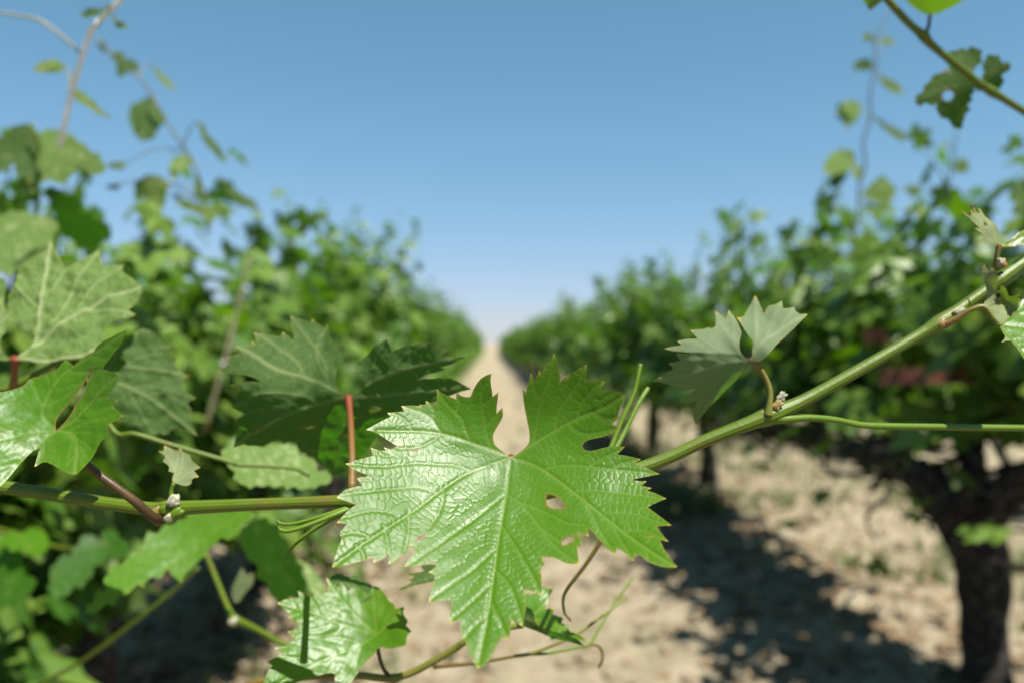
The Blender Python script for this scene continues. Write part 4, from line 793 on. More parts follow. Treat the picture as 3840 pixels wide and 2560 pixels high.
px_tube('tendril', T(C6, [(-60, 1412, .44, .0011), (250, 1382, .43, .0010), (480, 1350, .425, .0009), (700, 1310, .42, .0009), (870, 1285, .418, .0010), (1020, 1230, .418, .0008), (1180, 1165, .418, .0008), (1330, 1090, .42, .0008), (1550, 930, .425, .0008), (1700, 815, .43, .0008), (1802, 740, .435, .0008)]), low, M['petiole_green'], 10, 50)
px_tube('tendril', T(C6, [(870, 1285, .418, .0010), (1000, 1283, .42, .0008), (1120, 1265, .425, .0007), (1300, 1230, .435, .0007), (1440, 1195, .445, .0007), (1530, 1050, .46, .0007), (1620, 900, .475, .0007), (1720, 740, .49, .0007), (1860, 560, .51, .0006)]), low, M['tendril'], 8, 44)
px_tube('tendril', T(C6, [(1440, 1195, .445, .0008), (1520, 1205, .45, .0008), (1560, 1260, .455, .0008), (1565, 1340, .46, .0007), (1530, 1415, .465, .0007)]), low, M['petiole_green'], 8, 24)

# ------------------------------------------------------------------ pale undersides at the left edge, on their own shoot
lsh = tag(empty('vine_shoot', P(-60, 900, .46)), 'shoot at the left edge bearing two pale leaf undersides', 'vine shoot')
px_tube('stem', T(K2, [(-120, 1000, .47, .0022), (0, 880, .465, .0022), (60, 860, .463, .0024), (330, 720, .468, .0016), (420, 730, .46, .0012), (600, 1080, .455, .0014), (720, 1105, .455, .0014), (900, 1160, .46, .0014)]) + T(K3b, [(300, 1230, .468, .0014), (380, 1256, .47, .0013), (600, 1266, .475, .0012), (800, 1290, .482, .0011), (900, 1340, .488, .0010)]), lsh, M['stem'], 10, 60)
e_out = K2([(85, 710), (110, 690), (168, 630), (180, 585), (160, 535), (100, 505), (62, 490), (30, 450), (18, 390), (62, 308), (72, 290), (90, 212), (102, 196), (130, 215), (160, 208), (200, 160), (240, 110), (268, 68), (300, 130), (345, 215), (362, 198), (430, 160), (522, 105), (532, 150), (546, 203), (590, 192), (655, 186), (642, 232), (700, 270), (760, 314), (742, 370), (690, 420), (682, 440), (720, 462), (700, 480), (640, 500), (580, 512), (545, 530), (560, 580), (520, 660), (450, 700), (350, 712), (200, 722), (110, 716)])
JE = K2([(88, 708)])[0] + (.450,)
leaf_e = sheet('leaf', e_out, lean(JE, [kk(K2, (268, 72)) + ((.05, -.82, .50),), kk(K2, (522, 110)) + ((.0, -.82, .55),), kk(K2, (755, 315)) + ((-.08, -.80, .58),), kk(K2, (450, 690)) + ((.0, -.90, .30),), kk(K2, (300, 400)) + ((.1, -.85, .45),)]), lsh, M['leaf_pale'], [K2([(88, 708), (220, 600), (400, 470), (560, 385), (750, 320)]), K2([(88, 708), (190, 560), (225, 300), (268, 80)]), K2([(88, 708), (200, 712), (400, 700), (520, 650)])],
               [K2([(200, 610), (300, 480), (370, 350), (520, 115)]), K2([(380, 485), (470, 340), (600, 240), (650, 190)]), K2([(450, 440), (580, 440), (715, 465)]), K2([(220, 360), (280, 320), (345, 220)]), K2([(210, 440), (130, 370), (70, 300)])], sp=4.5, up=False, quilt=.00055, cs=.005, ct=.009, wav=.004, seed=20, vw=2.2)
leaf_e['label'] = 'large pale leaf underside with thick white veins'
px_tube('petiole', T(K2, [(86, 700, .450, .0032), (80, 740, .452, .0022), (76, 800, .456, .0021), (70, 870, .462, .0024)]), leaf_e, M['petiole'], 12, 14)
sheet('leaf', K2([(80, 708), (40, 698), (5, 650), (0, 600), (32, 560), (46, 505), (28, 445), (10, 390), (30, 300), (0, 265), (-60, 240), (-130, 400), (-120, 600), (-60, 700), (20, 716)]), [kk(K2, (80, 708)) + (.450,), kk(K2, (-100, 400)) + (.47,), kk(K2, (-100, 680)) + (.455,), kk(K2, (20, 300)) + (.475,)], lsh, M['leaf_pale'], [K2([(80, 708), (-20, 600), (-60, 300)])], None, sp=7, up=False, quilt=.00025, wav=.002, seed=21, vw=1.6)
f_out = K2([(520, 750), (640, 640), (700, 572), (762, 540), (830, 562), (852, 590), (905, 625), (868, 668), (942, 700), (928, 730), (1005, 790), (960, 812), (985, 870), (1045, 910), (1000, 937), (1028, 980), (1010, 1010), (1050, 1112), (1000, 1090), (930, 1060), (882, 1112), (842, 1090), (818, 1112), (760, 1070), (700, 1050), (640, 1040), (560, 1000), (500, 900)])
leaf_f = sheet('leaf', f_out, [kk(K2, (540, 800)) + (.470,), kk(K2, (762, 545)) + (.49,), kk(K2, (1040, 910)) + (.478,), kk(K2, (1045, 1110)) + (.472,), kk(K2, (700, 1050)) + (.466,)], lsh, M['leaf_deep'], [K2([(540, 800), (640, 835), (820, 930), (1040, 1105)]), K2([(540, 800), (650, 750), (830, 760), (1000, 790)]), K2([(540, 800), (650, 650), (760, 545)])], [K2([(700, 865), (800, 850), (1035, 912)]), K2([(760, 900), (880, 890), (1020, 975)]), K2([(680, 850), (720, 950), (820, 1105)]), K2([(650, 745), (760, 690), (860, 670)])], sp=5.5, up=False, quilt=.00055, cs=.005, ct=.009, wav=.004, seed=22, vw=1.6)
m_out = K3b([(250, 1150), (350, 1108), (450, 1120), (560, 1130), (690, 1085), (712, 1112), (795, 1098), (822, 1180), (900, 1190), (955, 1240), (962, 1300), (1060, 1320), (1070, 1372), (900, 1425), (700, 1402), (420, 1405), (340, 1290)])
sheet('leaf', serrate(m_out, 22, .22, 2), [kk(K3b, (300, 1200)) + (.53,), kk(K3b, (700, 1090)) + (.56,), kk(K3b, (1060, 1350)) + (.54,), kk(K3b, (500, 1400)) + (.50,)], lsh, M['leaf_pale'], [K3b([(900, 1340), (650, 1270), (300, 1170)]), K3b([(900, 1340), (780, 1220), (700, 1100)])], None, sp=9, up=False, seed=23, vw=1.4)

# ------------------------------------------------------------------ low shoot in the shade of the left row
bsh = tag(empty('vine_shoot', P(640, 1500, .62)), 'blurred shoot with a swollen node low on the left, over shaded soil', 'vine shoot')
px_tube('stem', T(K9, [(1640, 1010, .58, .0022), (1470, 920, .60, .0022), (1330, 840, .62, .0023), (1215, 785, .64, .0034), (1180, 720, .65, .0022), (1130, 600, .67, .0021), (1090, 500, .69, .0020), (1060, 430, .71, .0018)]), bsh, M['stem'], 10, 40)
px_tube('stem', T(K9, [(200, 1130, .80, .0022), (400, 1020, .78, .0022), (520, 940, .76, .0022), (600, 880, .75, .0022), (740, 770, .73, .0020), (900, 640, .72, .0018), (1030, 520, .71, .0016)]), bsh, M['stem'], 8, 40)
k_out = K9([(736, 420), (830, 330), (960, 270), (1100, 230), (1290, 220), (1322, 242), (1262, 300), (1235, 352), (1140, 372), (1080, 422), (1040, 480), (1000, 520), (962, 560), (940, 600), (900, 570), (868, 530), (700, 620), (540, 722), (520, 742), (442, 762), (480, 700), (552, 640), (560, 540), (640, 500), (740, 445)])
sheet('leaf', serrate(k_out, 30, .25, 1), lean(kk(K9, (1060, 380)) + (.60,), [kk(K9, (1290, 225)) + ((-.1, -.7, .7),), kk(K9, (740, 420)) + ((.1, -.6, .8),), kk(K9, (450, 760)) + ((.1, -.45, .88),), kk(K9, (940, 598)) + ((-.2, -.6, .75),)]), bsh, M['leaf'], [K9([(1060, 380), (900, 400), (745, 425)]), K9([(1060, 380), (800, 560), (450, 760)]), K9([(1060, 380), (1160, 300), (1300, 232)]), K9([(1060, 380), (980, 480), (940, 590)])], None, sp=7, up=True, seed=31)
sheet('leaf', serrate(K9([(1262, 330), (1320, 268), (1420, 290), (1500, 400), (1580, 560), (1592, 640), (1500, 682), (1430, 692), (1390, 600), (1330, 500), (1268, 430)]), 28, .25, 3), lean(kk(K9, (1320, 300)) + (.70,), [kk(K9, (1592, 640)) + ((-.1, -.75, .6),), kk(K9, (1430, 690)) + ((.25, -.8, .5),)]), bsh, M['leaf_deep'], [K9([(1310, 290), (1450, 470), (1540, 660)])], None, sp=9, up=True, seed=32)
sheet('leaf', K9([(1540, 470), (1620, 515), (1680, 600), (1705, 645), (1620, 662), (1555, 560)]), [kk(K9, (1540, 470)) + (.72,), kk(K9, (1705, 645)) + (.70,), kk(K9, (1555, 600)) + (.70,)], bsh, M['leaf_pale'], [K9([(1545, 480), (1690, 640)])], None, sp=9, up=False, seed=33)
sheet('leaf', K9([(1210, 700), (1195, 640), (1225, 570), (1250, 520), (1280, 560), (1310, 545), (1318, 600), (1270, 650), (1235, 705)]), [kk(K9, (1215, 700)) + (.645,), kk(K9, (1250, 525)) + (.65,), kk(K9, (1315, 580)) + (.64,)], bsh, M['leaf_young'], [K9([(1215, 700), (1255, 530)]), K9([(1215, 700), (1305, 570)])], None, sp=6, up=False, seed=34)
bud('bud', *kk(K9, (1215, 800)), .635, .0035, .004, bsh, M['bud'], .8, 35)
bsh2 = tag(empty('vine_shoot', P(100, 1350, .95)), 'blue-green blurred leaves hanging on a shoot low at the left edge', 'vine shoot')
px_tube('stem', T(K9, [(-100, 300, .98, .0025), (150, 360, .96, .0022), (330, 420, .94, .002), (560, 400, .92, .0018)]), bsh2, M['stem'], 8, 20)
sheet('leaf', serrate(K9([(258, 585), (300, 480), (370, 460), (440, 348), (520, 382), (560, 318), (630, 370), (685, 400), (660, 450), (560, 470), (490, 520), (450, 590), (380, 630), (290, 684)]), 28, .25, 3), lean(kk(K9, (560, 410)) + (.92,), [kk(K9, (270, 670)) + ((.1, -.55, .8),), kk(K9, (440, 350)) + ((.2, -.6, .75),), kk(K9, (680, 420)) + ((-.2, -.6, .75),)]), bsh2, M['leaf_deep'], [K9([(560, 410), (280, 670)])], None, sp=10, up=True, seed=36)
sheet('leaf', serrate(K9([(-80, 420), (20, 405), (100, 420), (150, 560), (195, 590), (120, 680), (20, 735), (-80, 760)]), 28, .25, 3), lean(kk(K9, (20, 430)) + (.95,), [kk(K9, (190, 590)) + ((-.1, -.6, .75),), kk(K9, (-60, 750)) + ((.1, -.6, .75),)]), bsh2, M['leaf_deep'], [K9([(20, 430), (60, 720)])], None, sp=10, up=True, seed=37)
sheet('leaf', serrate(K9([(-80, 400), (0, 380), (120, 340), (210, 318), (260, 400), (200, 460), (120, 430), (20, 410)]), 28, .25, 3), lean(kk(K9, (100, 400)) + (.93,), [kk(K9, (260, 400)) + ((-.1, -.5, .8),), kk(K9, (-70, 400)) + ((.1, -.5, .8),), kk(K9, (200, 320)) + ((0, -.4, .9),)]), bsh2, M['leaf'], [K9([(250, 400), (-60, 400)])], None, sp=10, up=True, seed=38)

# ------------------------------------------------------------------ big soft leaves at the left edge above
psh = tag(empty('vine_shoot', P(60, 700, 1.0)), 'shoot of large soft leaves against the sky at the left edge', 'vine shoot')
px_tube('stem', T(K10, [(160, 1250, 1.02, .0030), (180, 1000, 1.02, .0030), (175, 850, 1.01, .0028), (190, 700, 1.0, .0022), (150, 600, 1.0, .0016)]), psh, M['stem'], 8, 24)
sheet('leaf', serrate(K10([(190, 660), (265, 632), (320, 650), (380, 690), (440, 740), (500, 785), (522, 822), (490, 855), (420, 832), (372, 815), (340, 865), (290, 905), (250, 882), (200, 850), (180, 760)]), 24, .25, 4), lean(kk(K10, (200, 750)) + (1.0,), [kk(K10, (515, 825)) + ((-.25, -.7, .65),), kk(K10, (270, 640)) + ((-.05, -.8, .6),), kk(K10, (290, 900)) + ((-.1, -.75, .6),)]), psh, M['leaf_pale'], [K10([(200, 750), (340, 740), (510, 820)]), K10([(200, 750), (290, 890)])], None, sp=8, up=False, seed=41)
sheet('leaf', serrate(K10([(-80, 720), (0, 672), (90, 612), (150, 615), (195, 690), (205, 830), (192, 885), (120, 872), (60, 800), (0, 845), (-80, 860)]), 24, .25, 4), lean(kk(K10, (180, 780)) + (1.01,), [kk(K10, (-60, 720)) + ((.2, -.9, .35),), kk(K10, (100, 620)) + ((.3, -.9, .15),), kk(K10, (-60, 850)) + ((.35, -.85, .2),)]), psh, M['leaf_deep'], [K10([(185, 780), (-60, 760)]), K10([(185, 780), (100, 620)])], None, sp=8, up=False, seed=42)
sheet('leaf', serrate(K10([(210, 930), (280, 925), (332, 960), (410, 995), (380, 1040), (470, 1080), (548, 1140), (500, 1190), (440, 1225), (350, 1180), (290, 1110), (268, 1050), (240, 980)]), 24, .25, 4), lean(kk(K10, (230, 950)) + (1.05,), [kk(K10, (540, 1145)) + ((-.36, -.90, -.17),), kk(K10, (440, 1220)) + ((-.30, -.92, -.22),), kk(K10, (400, 1000)) + ((-.45, -.88, -.12),)]), psh, M['leaf_deep'], [K10([(230, 950), (380, 1080), (530, 1150)])], [K10([(355, 1120), (385, 1105), (412, 1130), (385, 1150)])], sp=8, up=False, seed=43)
sheet('leaf', serrate(K10([(-90, 1070), (0, 1052), (100, 1035), (200, 1058), (278, 1080), (262, 1150), (222, 1225), (180, 1285), (90, 1310), (60, 1345), (0, 1330), (-90, 1340)]), 24, .25, 4), lean(kk(K10, (120, 1080)) + (.98,), [kk(K10, (275, 1085)) + ((-.15, -.75, .6),), kk(K10, (-80, 1330)) + ((.1, -.75, .6),), kk(K10, (180, 1280)) + ((-.1, -.7, .65),)]), psh, M['leaf_pale'], [K10([(120, 1070), (80, 1310)]), K10([(120, 1070), (260, 1100)]), K10([(120, 1070), (-80, 1200)])], None, sp=8, up=False, seed=44)
sheet('leaf', serrate(K10([(75, 900), (130, 862), (190, 890), (185, 940), (120, 930)]), 24, .25, 4), [kk(K10, (75, 900)) + (1.03,), kk(K10, (190, 890)) + (1.0,), kk(K10, (150, 935)) + (1.0,)], psh, M['leaf'], [K10([(185, 900), (80, 902)])], None, sp=8, up=False, seed=45)

# ------------------------------------------------------------------ tall bare cane at upper left, and the shoot beside it
def small_leaf(K, pts, d, parent, mat, up=False, dd=.03, seed=0):
    st_ = [c_ for c_ in parent.children if c_.name.startswith('stem')]
    q = K(pts); c = np.mean(q, axis=0)
    r = np.ptp(np.array(q), axis=0).max() * .5; rs = np.random.default_rng(seed); w = r / FPX * d; ta, tb = rs.uniform(-.7, .7), rs.uniform(.1, .9)
    ct = [tuple(c) + (d,), (c[0] + r, c[1], d + ta * w + .2 * w), (c[0] - r, c[1], d - ta * w + .2 * w), (c[0], c[1] - r, d + tb * w), (c[0], c[1] + r, d - tb * w * .6)]
    far = q[int(np.argmax([np.hypot(*(np.array(p) - q[0])) for p in q]))]
    lf = sheet('leaf', serrate(q, 12, .2, seed), ct, parent, mat, [[q[0], tuple(c), far]], [], sp=7, up=up, seed=seed, wav=.003)
    p0_ = PA([q[0]], depth_fn(ct)([q[0]]))[0]; best = None
    for so in st_:
        w_ = np.array([v_.co for v_ in so.data.vertices]); k_ = np.argmin(np.linalg.norm(w_ - p0_ + np.array([0, 0, .03]), axis=1))
        if best is None or np.linalg.norm(w_[k_] - p0_) < np.linalg.norm(best - p0_): best = w_[k_]
    if best is not None and np.linalg.norm(best - p0_) < .5:
        ln_ = np.linalg.norm(best - p0_); path_ = spline(np.array([best, (best + p0_) / 2 + np.array([0, 0, .12 * ln_ + .002]), p0_]), 8)
        v, f, al, ar = tube(path_, np.linspace(.0014, .0009, 8), 6); obj('petiole', mesh_from('petiole', v, f, mat=M['cane_thin'], attrs={'along': al, 'around': ar}), lf)
    return lf
csh = tag(empty('vine_shoot', P(190, 420, .85)), 'pale tall cane leaning over the upper left, almost leafless', 'vine shoot')
px_tube('stem', T(K10, [(290, 720, .86, .0027), (310, 640, .85, .0027), (345, 470, .84, .0026), (355, 420, .84, .0033), (380, 350, .83, .0025), (432, 190, .82, .0024), (455, 135, .81, .0030), (490, 100, .81, .0023), (545, 45, .80, .0026), (620, -30, .79, .0021)]), csh, M['cane_bright'], 10, 40)
px_tube('stem', T(K10, [(400, 268, .825, .0016), (320, 190, .82, .0015), (240, 130, .82, .0016), (180, 95, .82, .0015), (80, 75, .82, .0013), (-60, 55, .82, .0012)]), csh, M['stake'], 8, 30)
small_leaf(K10, [(318, 325), (300, 352), (230, 357), (172, 352), (162, 343), (200, 310), (270, 290)], .86, csh, M['leaf'], dd=.02, seed=51)
small_leaf(K10, [(352, 428), (400, 448), (450, 490), (500, 540), (545, 578), (470, 547), (400, 502), (362, 482)], .86, csh, M['leaf'], dd=.02, seed=52)
small_leaf(K10, [(540, 20), (480, 45), (440, 35), (385, 68), (420, 85), (470, 75), (500, 55)], .80, csh, M['leaf_deep'], dd=.02, seed=53)
small_leaf(K10, [(545, 60), (575, 105), (620, 118), (632, 138), (580, 140), (555, 110)], .80, csh, M['leaf_pale'], dd=.02, seed=54)
qsh = tag(empty('vine_shoot', P(480, 640, 1.35)), 'thin shoot with small dangling leaves descending the upper left sky', 'vine shoot')
px_tube('stem', T(K10, [(480, 200, 1.3, .0012), (560, 270, 1.3, .0014), (640, 340, 1.32, .0016), (720, 430, 1.33, .0018), (790, 560, 1.35, .002), (870, 680, 1.36, .002), (940, 790, 1.38, .0022), (1000, 950, 1.4, .0024), (1020, 1150, 1.42, .0026)]), qsh, M['cane_thin'], 7, 40)
for i, (pts, mt) in enumerate([([(480, 200), (505, 215), (520, 260), (490, 240)], 'leaf_deep'), ([(535, 262), (590, 252), (612, 290), (660, 300), (684, 340), (650, 358), (622, 345), (600, 380), (572, 365), (570, 310)], 'leaf_deep'), ([(752, 325), (800, 368), (850, 422), (864, 445), (808, 420), (768, 370)], 'leaf'),
        ([(720, 480), (640, 520), (630, 580), (655, 650), (690, 690), (752, 678), (772, 632), (815, 590), (800, 555), (760, 500)], 'leaf_deep'), ([(968, 595), (1000, 618), (1012, 660), (1062, 700), (1118, 790), (1078, 776), (1018, 720), (988, 670)], 'leaf_deep'), ([(620, 800), (600, 832), (548, 826), (522, 810), (570, 793)], 'leaf'),
        ([(940, 775), (930, 812), (880, 852), (848, 885), (828, 830), (840, 788), (900, 757)], 'leaf_pale'), ([(832, 900), (812, 960), (802, 1015), (740, 982), (700, 970), (660, 985), (656, 900), (720, 856), (790, 868)], 'leaf'),
        ([(958, 868), (985, 880), (980, 940), (1030, 970), (1000, 1000), (950, 960)], 'leaf_deep'), ([(1100, 880), (1150, 930), (1235, 980), (1275, 1035), (1200, 1012), (1160, 1000), (1120, 960)], 'leaf_deep'), ([(840, 950), (920, 985), (1000, 1010), (1080, 1000), (1145, 1050), (1060, 1052), (1030, 1105), (980, 1050), (900, 1022)], 'leaf'), ([(520, 915), (570, 900), (590, 920), (545, 930)], 'leaf_deep')]):
    small_leaf(K10, pts, 1.33 + .03 * (i % 4), qsh, M[mt], dd=.04, seed=60 + i)

# ------------------------------------------------------------------ cane across the upper right corner
rsh = tag(empty('vine_shoot', P(2352, 300, .6)), 'blurred green cane slanting across the upper right corner', 'vine shoot')
px_tube('stem', T(K11, [(1040, -90, .56, .0026), (1120, 0, .56, .0026), (1200, 90, .565, .0026), (1255, 140, .57, .0028), (1285, 165, .57, .0038), (1320, 205, .572, .0028), (1450, 310, .58, .0027), (1545, 385, .585, .0028), (1590, 415, .588, .0036), (1640, 445, .59, .0027), (1760, 520, .60, .0026), (1850, 580, .61, .0026)]), rsh, M['stem'], 12, 50)
n_leaf = sheet('leaf', serrate(K11([(1556, 385), (1520, 370), (1505, 330), (1520, 300), (1548, 250), (1522, 215), (1480, 225), (1430, 228), (1385, 258), (1412, 330), (1362, 328), (1310, 370), (1280, 420), (1244, 462), (1300, 468), (1345, 472), (1352, 512), (1400, 545), (1452, 590), (1470, 520), (1488, 470), (1512, 400), (1600, 422), (1632, 400), (1640, 335), (1685, 295), (1640, 285), (1598, 246), (1562, 268), (1556, 330)]), 18, .28, 7),
               lean(kk(K11, (1545, 388)) + (.60,), [kk(K11, (1250, 460)) + ((.25, -.9, -.25),), kk(K11, (1450, 585)) + ((.1, -.85, -.45),), kk(K11, (1450, 230)) + ((.1, -.95, .1),), kk(K11, (1680, 295)) + ((-.3, -.9, .1),)]), rsh, M['leaf_deep'], [K11([(1545, 388), (1400, 400), (1250, 460)]), K11([(1545, 388), (1490, 480), (1450, 585)]), K11([(1545, 388), (1480, 300), (1430, 235)]), K11([(1545, 388), (1600, 320), (1675, 296)])], None,
               [K11([(1368, 435), (1382, 412), (1412, 410), (1425, 432), (1408, 458), (1380, 460)])], sp=6, up=False, seed=71)
px_tube('petiole', T(K11, [(1290, 165, .57, .0016), (1305, 120, .57, .0013), (1312, 70, .57, .0012)]), sheet('leaf', K11([(1190, -10), (1240, 40), (1310, 76), (1400, 42), (1480, -6), (1440, -80), (1240, -80)]), lean(kk(K11, (1312, 60)) + (.57,), [kk(K11, (1190, -10)) + ((.2, -.7, -.5),), kk(K11, (1480, -6)) + ((-.2, -.7, -.5),), kk(K11, (1330, -80)) + ((0, -.6, -.75),)]), rsh, M['leaf'], [K11([(1312, 70), (1200, -10)]), K11([(1312, 70), (1470, -8)])], None, sp=6, up=False, seed=72), M['petiole_dark'], 8, 10)
sheet('leaf', K11([(1000, -20), (1015, 10), (1042, 50), (1080, 20), (1115, -5), (1090, -60), (1010, -60)]), lean(kk(K11, (1100, -30)) + (.56,), [kk(K11, (1042, 48)) + ((.2, -.75, -.5),), kk(K11, (1005, -50)) + ((.3, -.7, -.5),)]), rsh, M['leaf'], [K11([(1100, -30), (1042, 45)])], None, sp=6, up=False, seed=73)
tsh = tag(empty('vine_shoot', P(1970, 520, 2.0)), 'tall thin shoot standing against the right sky with alternate leaves', 'vine shoot')
px_tube('stem', T(K11, [(965, 1080, 2.1, .0034), (988, 950, 2.1, .0034), (990, 860, 2.1, .0034), (1018, 740, 2.08, .0032), (1010, 650, 2.06, .003), (1042, 530, 2.05, .0028), (1040, 420, 2.03, .0026), (1068, 300, 2.02, .0024), (1066, 200, 2.0, .0022), (1092, 110, 2.0, .0018), (1140, 30, 2.0, .0012)]), tsh, M['cane_thin'], 7, 40)
for i, (pts, mt) in enumerate([([(1055, 290), (1040, 318), (1000, 315), (966, 320), (970, 290), (1005, 265), (1040, 270)], 'leaf_deep'), ([(1075, 335), (1130, 360), (1170, 385), (1196, 412), (1180, 428), (1140, 415), (1100, 385)], 'leaf'), ([(1000, 490), (985, 540), (930, 585), (922, 550), (885, 520), (900, 470), (955, 455), (990, 462)], 'leaf_pale'), ([(1050, 520), (1110, 560), (1170, 590), (1202, 620), (1190, 642), (1140, 610), (1090, 570)], 'leaf'),
        ([(975, 740), (930, 780), (860, 795), (825, 770), (850, 710), (895, 678), (965, 680)], 'leaf_pale'), ([(945, 770), (920, 820), (880, 858), (858, 845), (862, 800), (900, 780)], 'leaf_deep'), ([(1000, 880), (1060, 820), (1100, 795), (1150, 840), (1158, 880), (1130, 920), (1115, 960), (1070, 920)], 'leaf_pale'), ([(1195, 850), (1235, 838), (1272, 850), (1262, 890), (1220, 885)], 'leaf_deep'), ([(1080, 190), (1110, 165), (1155, 185), (1130, 208)], 'leaf_pale'), ([(1070, 180), (1035, 145), (1005, 165), (1030, 190)], 'leaf_deep'), ([(960, 740), (1000, 760), (1000, 800), (970, 810)], 'leaf')]):
    small_leaf(K11, pts, 2.02 + .03 * (i % 3), tsh, M[mt], dd=.05, seed=80 + i)
tsh2 = tag(empty('vine_shoot', P(2190, 560, 2.3)), 'slender nearly bare shoot behind, rising below the corner leaf', 'vine shoot')
px_tube('stem', T(K11, [(1370, 1000, 2.4, .003), (1385, 900, 2.4, .003), (1405, 780, 2.38, .0028), (1430, 620, 2.35, .002), (1440, 560, 2.35, .0015)]), tsh2, M['cane_thin'], 7, 20)
small_leaf(K11, [(1420, 750), (1440, 715), (1480, 725), (1488, 770), (1450, 785), (1425, 775)], 2.36, tsh2, M['leaf_deep'], dd=.04, seed=95)
small_leaf(K11, [(1400, 640), (1370, 650), (1355, 665), (1385, 662)], 2.36, tsh2, M['leaf_pale'], dd=.03, seed=96)
esh = tag(empty('vine_shoot', P(2400, 560, 1.3)), 'dark leaf on a shoot at the right edge beside the sky', 'vine shoot')
px_tube('stem', T(K11, [(1800, 1100, 1.3, .003), (1790, 900, 1.3, .003), (1800, 700, 1.3, .0025)]), esh, M['stem'], 8, 14)
small_leaf(K11, [(1795, 850), (1740, 800), (1690, 850), (1668, 890), (1700, 920), (1680, 965), (1737, 970), (1800, 960)], 1.3, esh, M['leaf_deep'], dd=.04, seed=97)

# ------------------------------------------------------------------ stake and rusty irons of the trellis
st = tag(empty('dry_cane', P(500, 880, 2.0)), 'pale brown dry cane leaning among the left row leaves', 'cane')
p0 = P(572, 592, 2.0); p1 = P(515, 830, 2.0); bot = P(470, 990, 2.02)
s3 = spline(np.array([p0, P(548, 700, 2.0), p1, bot]), 18)
v, f, _, _ = tube(s3, np.r_[.002, np.linspace(.0035, .006, 17)] * (1 + .18 * (np.arange(18) % 5 == 0)), 8, rough=.07, seed=3); obj('wood', mesh_from('wood', v, f, mat=M['stake']), st)
v, f, _, _ = tube(np.array([p1 + (bot - p1) * (.02 * t) for t in range(4)]), [.0065, .0075, .0075, .0065], 10); obj('tie', mesh_from('tie', v, f, mat=M['cane']), st)
def angle_iron(a, b, w, label):
    a, b = np.array(a), np.array(b); o = tag(empty('trellis_iron', ((a + b) / 2).tolist()), label, 'iron bar')
    d = (b - a) / np.linalg.norm(b - a); u = np.array([0, 0, 1.]); s = np.cross(d, u); th = w * .14
    prof = [(0, 0), (w, 0), (w, th), (th, th), (th, w), (0, w)]
    V = [e + s * q[0] + u * q[1] for e in (a, b) for q in prof]
    F = [[i, (i + 1) % 6, 6 + (i + 1) % 6, 6 + i] for i in range(6)] + [list(range(6))[::-1], list(range(6, 12))]
    obj('bar', mesh_from('bar', V, F, smooth=False, mat=M['rust']), o)
    for t in (.08, .92):
        c = a + (b - a) * t + u * w * .55; r = w * .16
        v, f, _, _ = tube(np.array([c - s * r * 1.2, c + s * th * .5]), [r, r], 6); obj('bolt', mesh_from('bolt', v, f, smooth=False, mat=M['rust']), o)
angle_iron(P(2022, 882, 2.80), P(2250, 880, 2.62), .055, 'long rust-red iron bar under the right row canopy')
angle_iron(P(1985, 786, 3.0), P(2050, 786, 2.95), .050, 'short rust-red iron end showing among dark right row leaves')

# ------------------------------------------------------------------ weeds, clods and dry leaves on the soil
rg = np.random.default_rng(77)
def scatter(n, f):
    pts = []
    while len(pts) < n:
        p = f()
        if abs(p[0]) < 9 and 1.2 < p[1] < 30: pts.append(p)
    return np.array(pts)
pts = scatter(2600, lambda: (rg.choice([1.62, 1.5, 2.9, -1.05, .3, 3.2], p=[.25, .2, .15, .15, .15, .1]) + rg.normal() * .42, 1.5 + rg.gamma(1.6, 3.2)))
pts = np.vstack([pts, np.column_stack([rg.uniform(.6, 1.65, 1500), rg.uniform(1.8, 6.0, 1500)])])
clus = vnoise(pts[:, 0] * 1.5, pts[:, 1] * 1.2, 9) > .45; pts = pts[clus & ~((pts[:, 0] > .0) & (pts[:, 0] < .95) & (pts[:, 1] < 4.2))]
V, F, o = [], [], 0
for x, y in pts:
    z = float(ground_z(np.array([x]), np.array([y]))[0]); hgt = rg.uniform(.03, .15)
    for b in range(7):
        a = rg.uniform(0, 6.28); L = hgt * rg.uniform(.6, 1.2); w = rg.uniform(.003, .007); ca, sa = math.cos(a), math.sin(a); lo_ = rg.uniform(.2, .9)
        bx, by = x + rg.normal() * .02, y + rg.normal() * .02
        V += [(bx - sa * w, by + ca * w, z - .005), (bx + sa * w, by - ca * w, z - .005), (bx + ca * L * lo_ * .5 + sa * w, by + sa * L * lo_ * .5 - ca * w, z + L * .6), (bx + ca * L * lo_ * .5 - sa * w, by + sa * L * lo_ * .5 + ca * w, z + L * .6), (bx + ca * L * lo_, by + sa * L * lo_, z + L * .85)]
        F += [[o, o + 1, o + 2, o + 3], [o + 3, o + 2, o + 4]]; o += 5
tag(obj('weeds', mesh_from('weeds', np.array(V), F, mat=M['weed'])), 'sparse low green weeds and dry grass on the soil', None, kind='stuff')
n = 16000; gx_ = rg.uniform(-3.0, 5.0, n); gy_ = 1.3 + rg.gamma(1.6, 3.2, n); m_ = vnoise(gx_ * 1.3, gy_ * .9, 21) + .5 * vnoise(gx_ * 4, gy_ * 3.5, 22) > .78
gx_, gy_ = gx_[m_], gy_[m_]; n = len(gx_); gz_ = ground_z(gx_, gy_); a_ = rg.uniform(0, 6.28, n); L_ = rg.uniform(.025, .085, n); w_ = rg.uniform(.0015, .004, n); tl = rg.uniform(.35, 1.0, n)
ca, sa = np.cos(a_), np.sin(a_); z0 = gz_ - .004
V = np.stack([np.stack([gx_ - sa * w_, gy_ + ca * w_, z0], 1), np.stack([gx_ + sa * w_, gy_ - ca * w_, z0], 1), np.stack([gx_ + ca * L_ * tl, gy_ + sa * L_ * tl, z0 + .006 + L_ * (1.1 - tl)], 1)], 1).reshape(-1, 3)
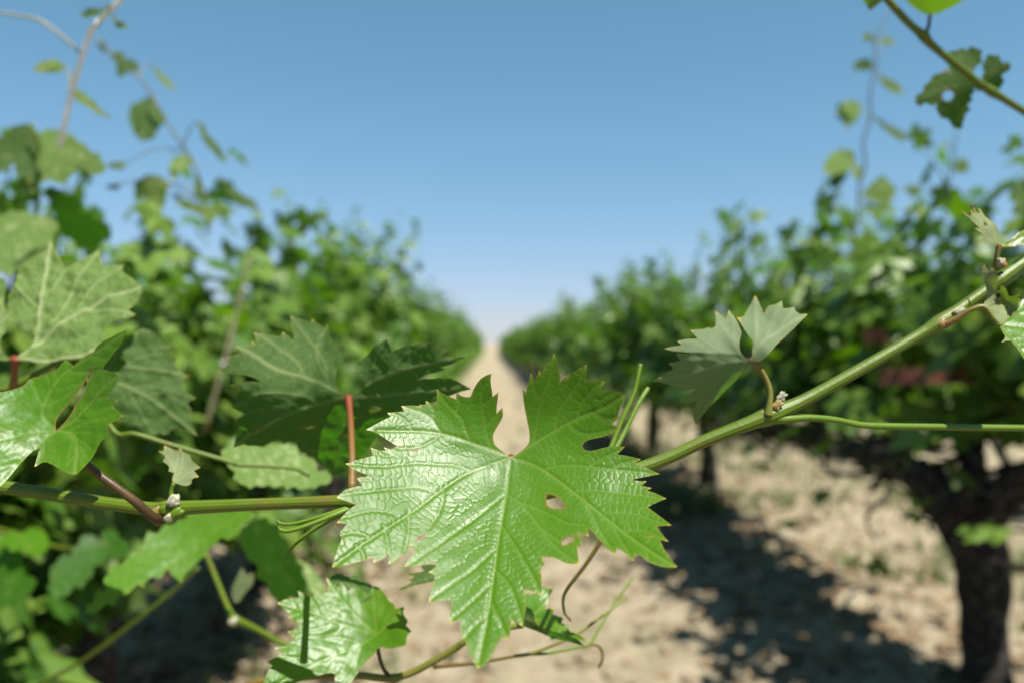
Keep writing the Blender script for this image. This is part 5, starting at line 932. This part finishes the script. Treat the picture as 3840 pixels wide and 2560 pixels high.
tag(obj('dry_grass', mesh_from('dry_grass', V, np.arange(3 * n).reshape(-1, 3), smooth=False, mat=M['straw'])), 'thin dry grass and straw lying on the soil', None, kind='stuff')
ico = np.array([(0, 0, 1), (.89, 0, .45), (.28, .85, .45), (-.72, .53, .45), (-.72, -.53, .45), (.28, -.85, .45), (.72, .53, -.45), (-.28, .85, -.45), (-.89, 0, -.45), (-.28, -.85, -.45), (.72, -.53, -.45), (0, 0, -1)])
icf = np.array([(0, 1, 2), (0, 2, 3), (0, 3, 4), (0, 4, 5), (0, 5, 1), (1, 6, 2), (2, 7, 3), (3, 8, 4), (4, 9, 5), (5, 10, 1), (2, 6, 7), (3, 7, 8), (4, 8, 9), (5, 9, 10), (1, 10, 6), (6, 11, 7), (7, 11, 8), (8, 11, 9), (9, 11, 10), (10, 11, 6)])
n = 3400; cx = rg.uniform(-3.2, 4.5, n); cy = 1.3 + rg.gamma(1.5, 3.0, n); cz = ground_z(cx, cy); sz = rg.lognormal(-4.3, .55, n)
V = (ico[None] * (1 + .28 * rg.normal(size=(n, 12, 1)))) * (sz[:, None] * rg.uniform(.6, 1.3, (n, 3)))[:, None, :] + np.stack([cx, cy, cz + sz * .2], 1)[:, None, :]
tag(obj('soil_clods', mesh_from('soil_clods', V.reshape(-1, 3), (icf[None] + (np.arange(n) * 12)[:, None, None]).reshape(-1, 3), smooth=False, mat=M['clod'])), 'crumbly tan clods and small stones over the ground', None, kind='stuff')
n = 3600; side = rg.choice([XL, XR, XR - .3, XL + .2], n); lx = side + rg.normal(size=n) * .38; ly = 1.2 + rg.gamma(1.5, 3.0, n); lz = ground_z(lx, ly) + .012
nn = np.stack([rg.normal(size=n) * .35, rg.normal(size=n) * .35, np.ones(n)], 1); tt = np.stack([rg.normal(size=n), rg.normal(size=n), np.zeros(n)], 1)
tag(obj('dry_litter', join_leaves(np.stack([lx, ly, lz], 1), frames(nn, tt), rg.uniform(.04, .10, n), rg.random(n), FAR_T, rg, M['litter'], 'dry_litter')), 'dry fallen leaves under both vine rows', None, kind='stuff')
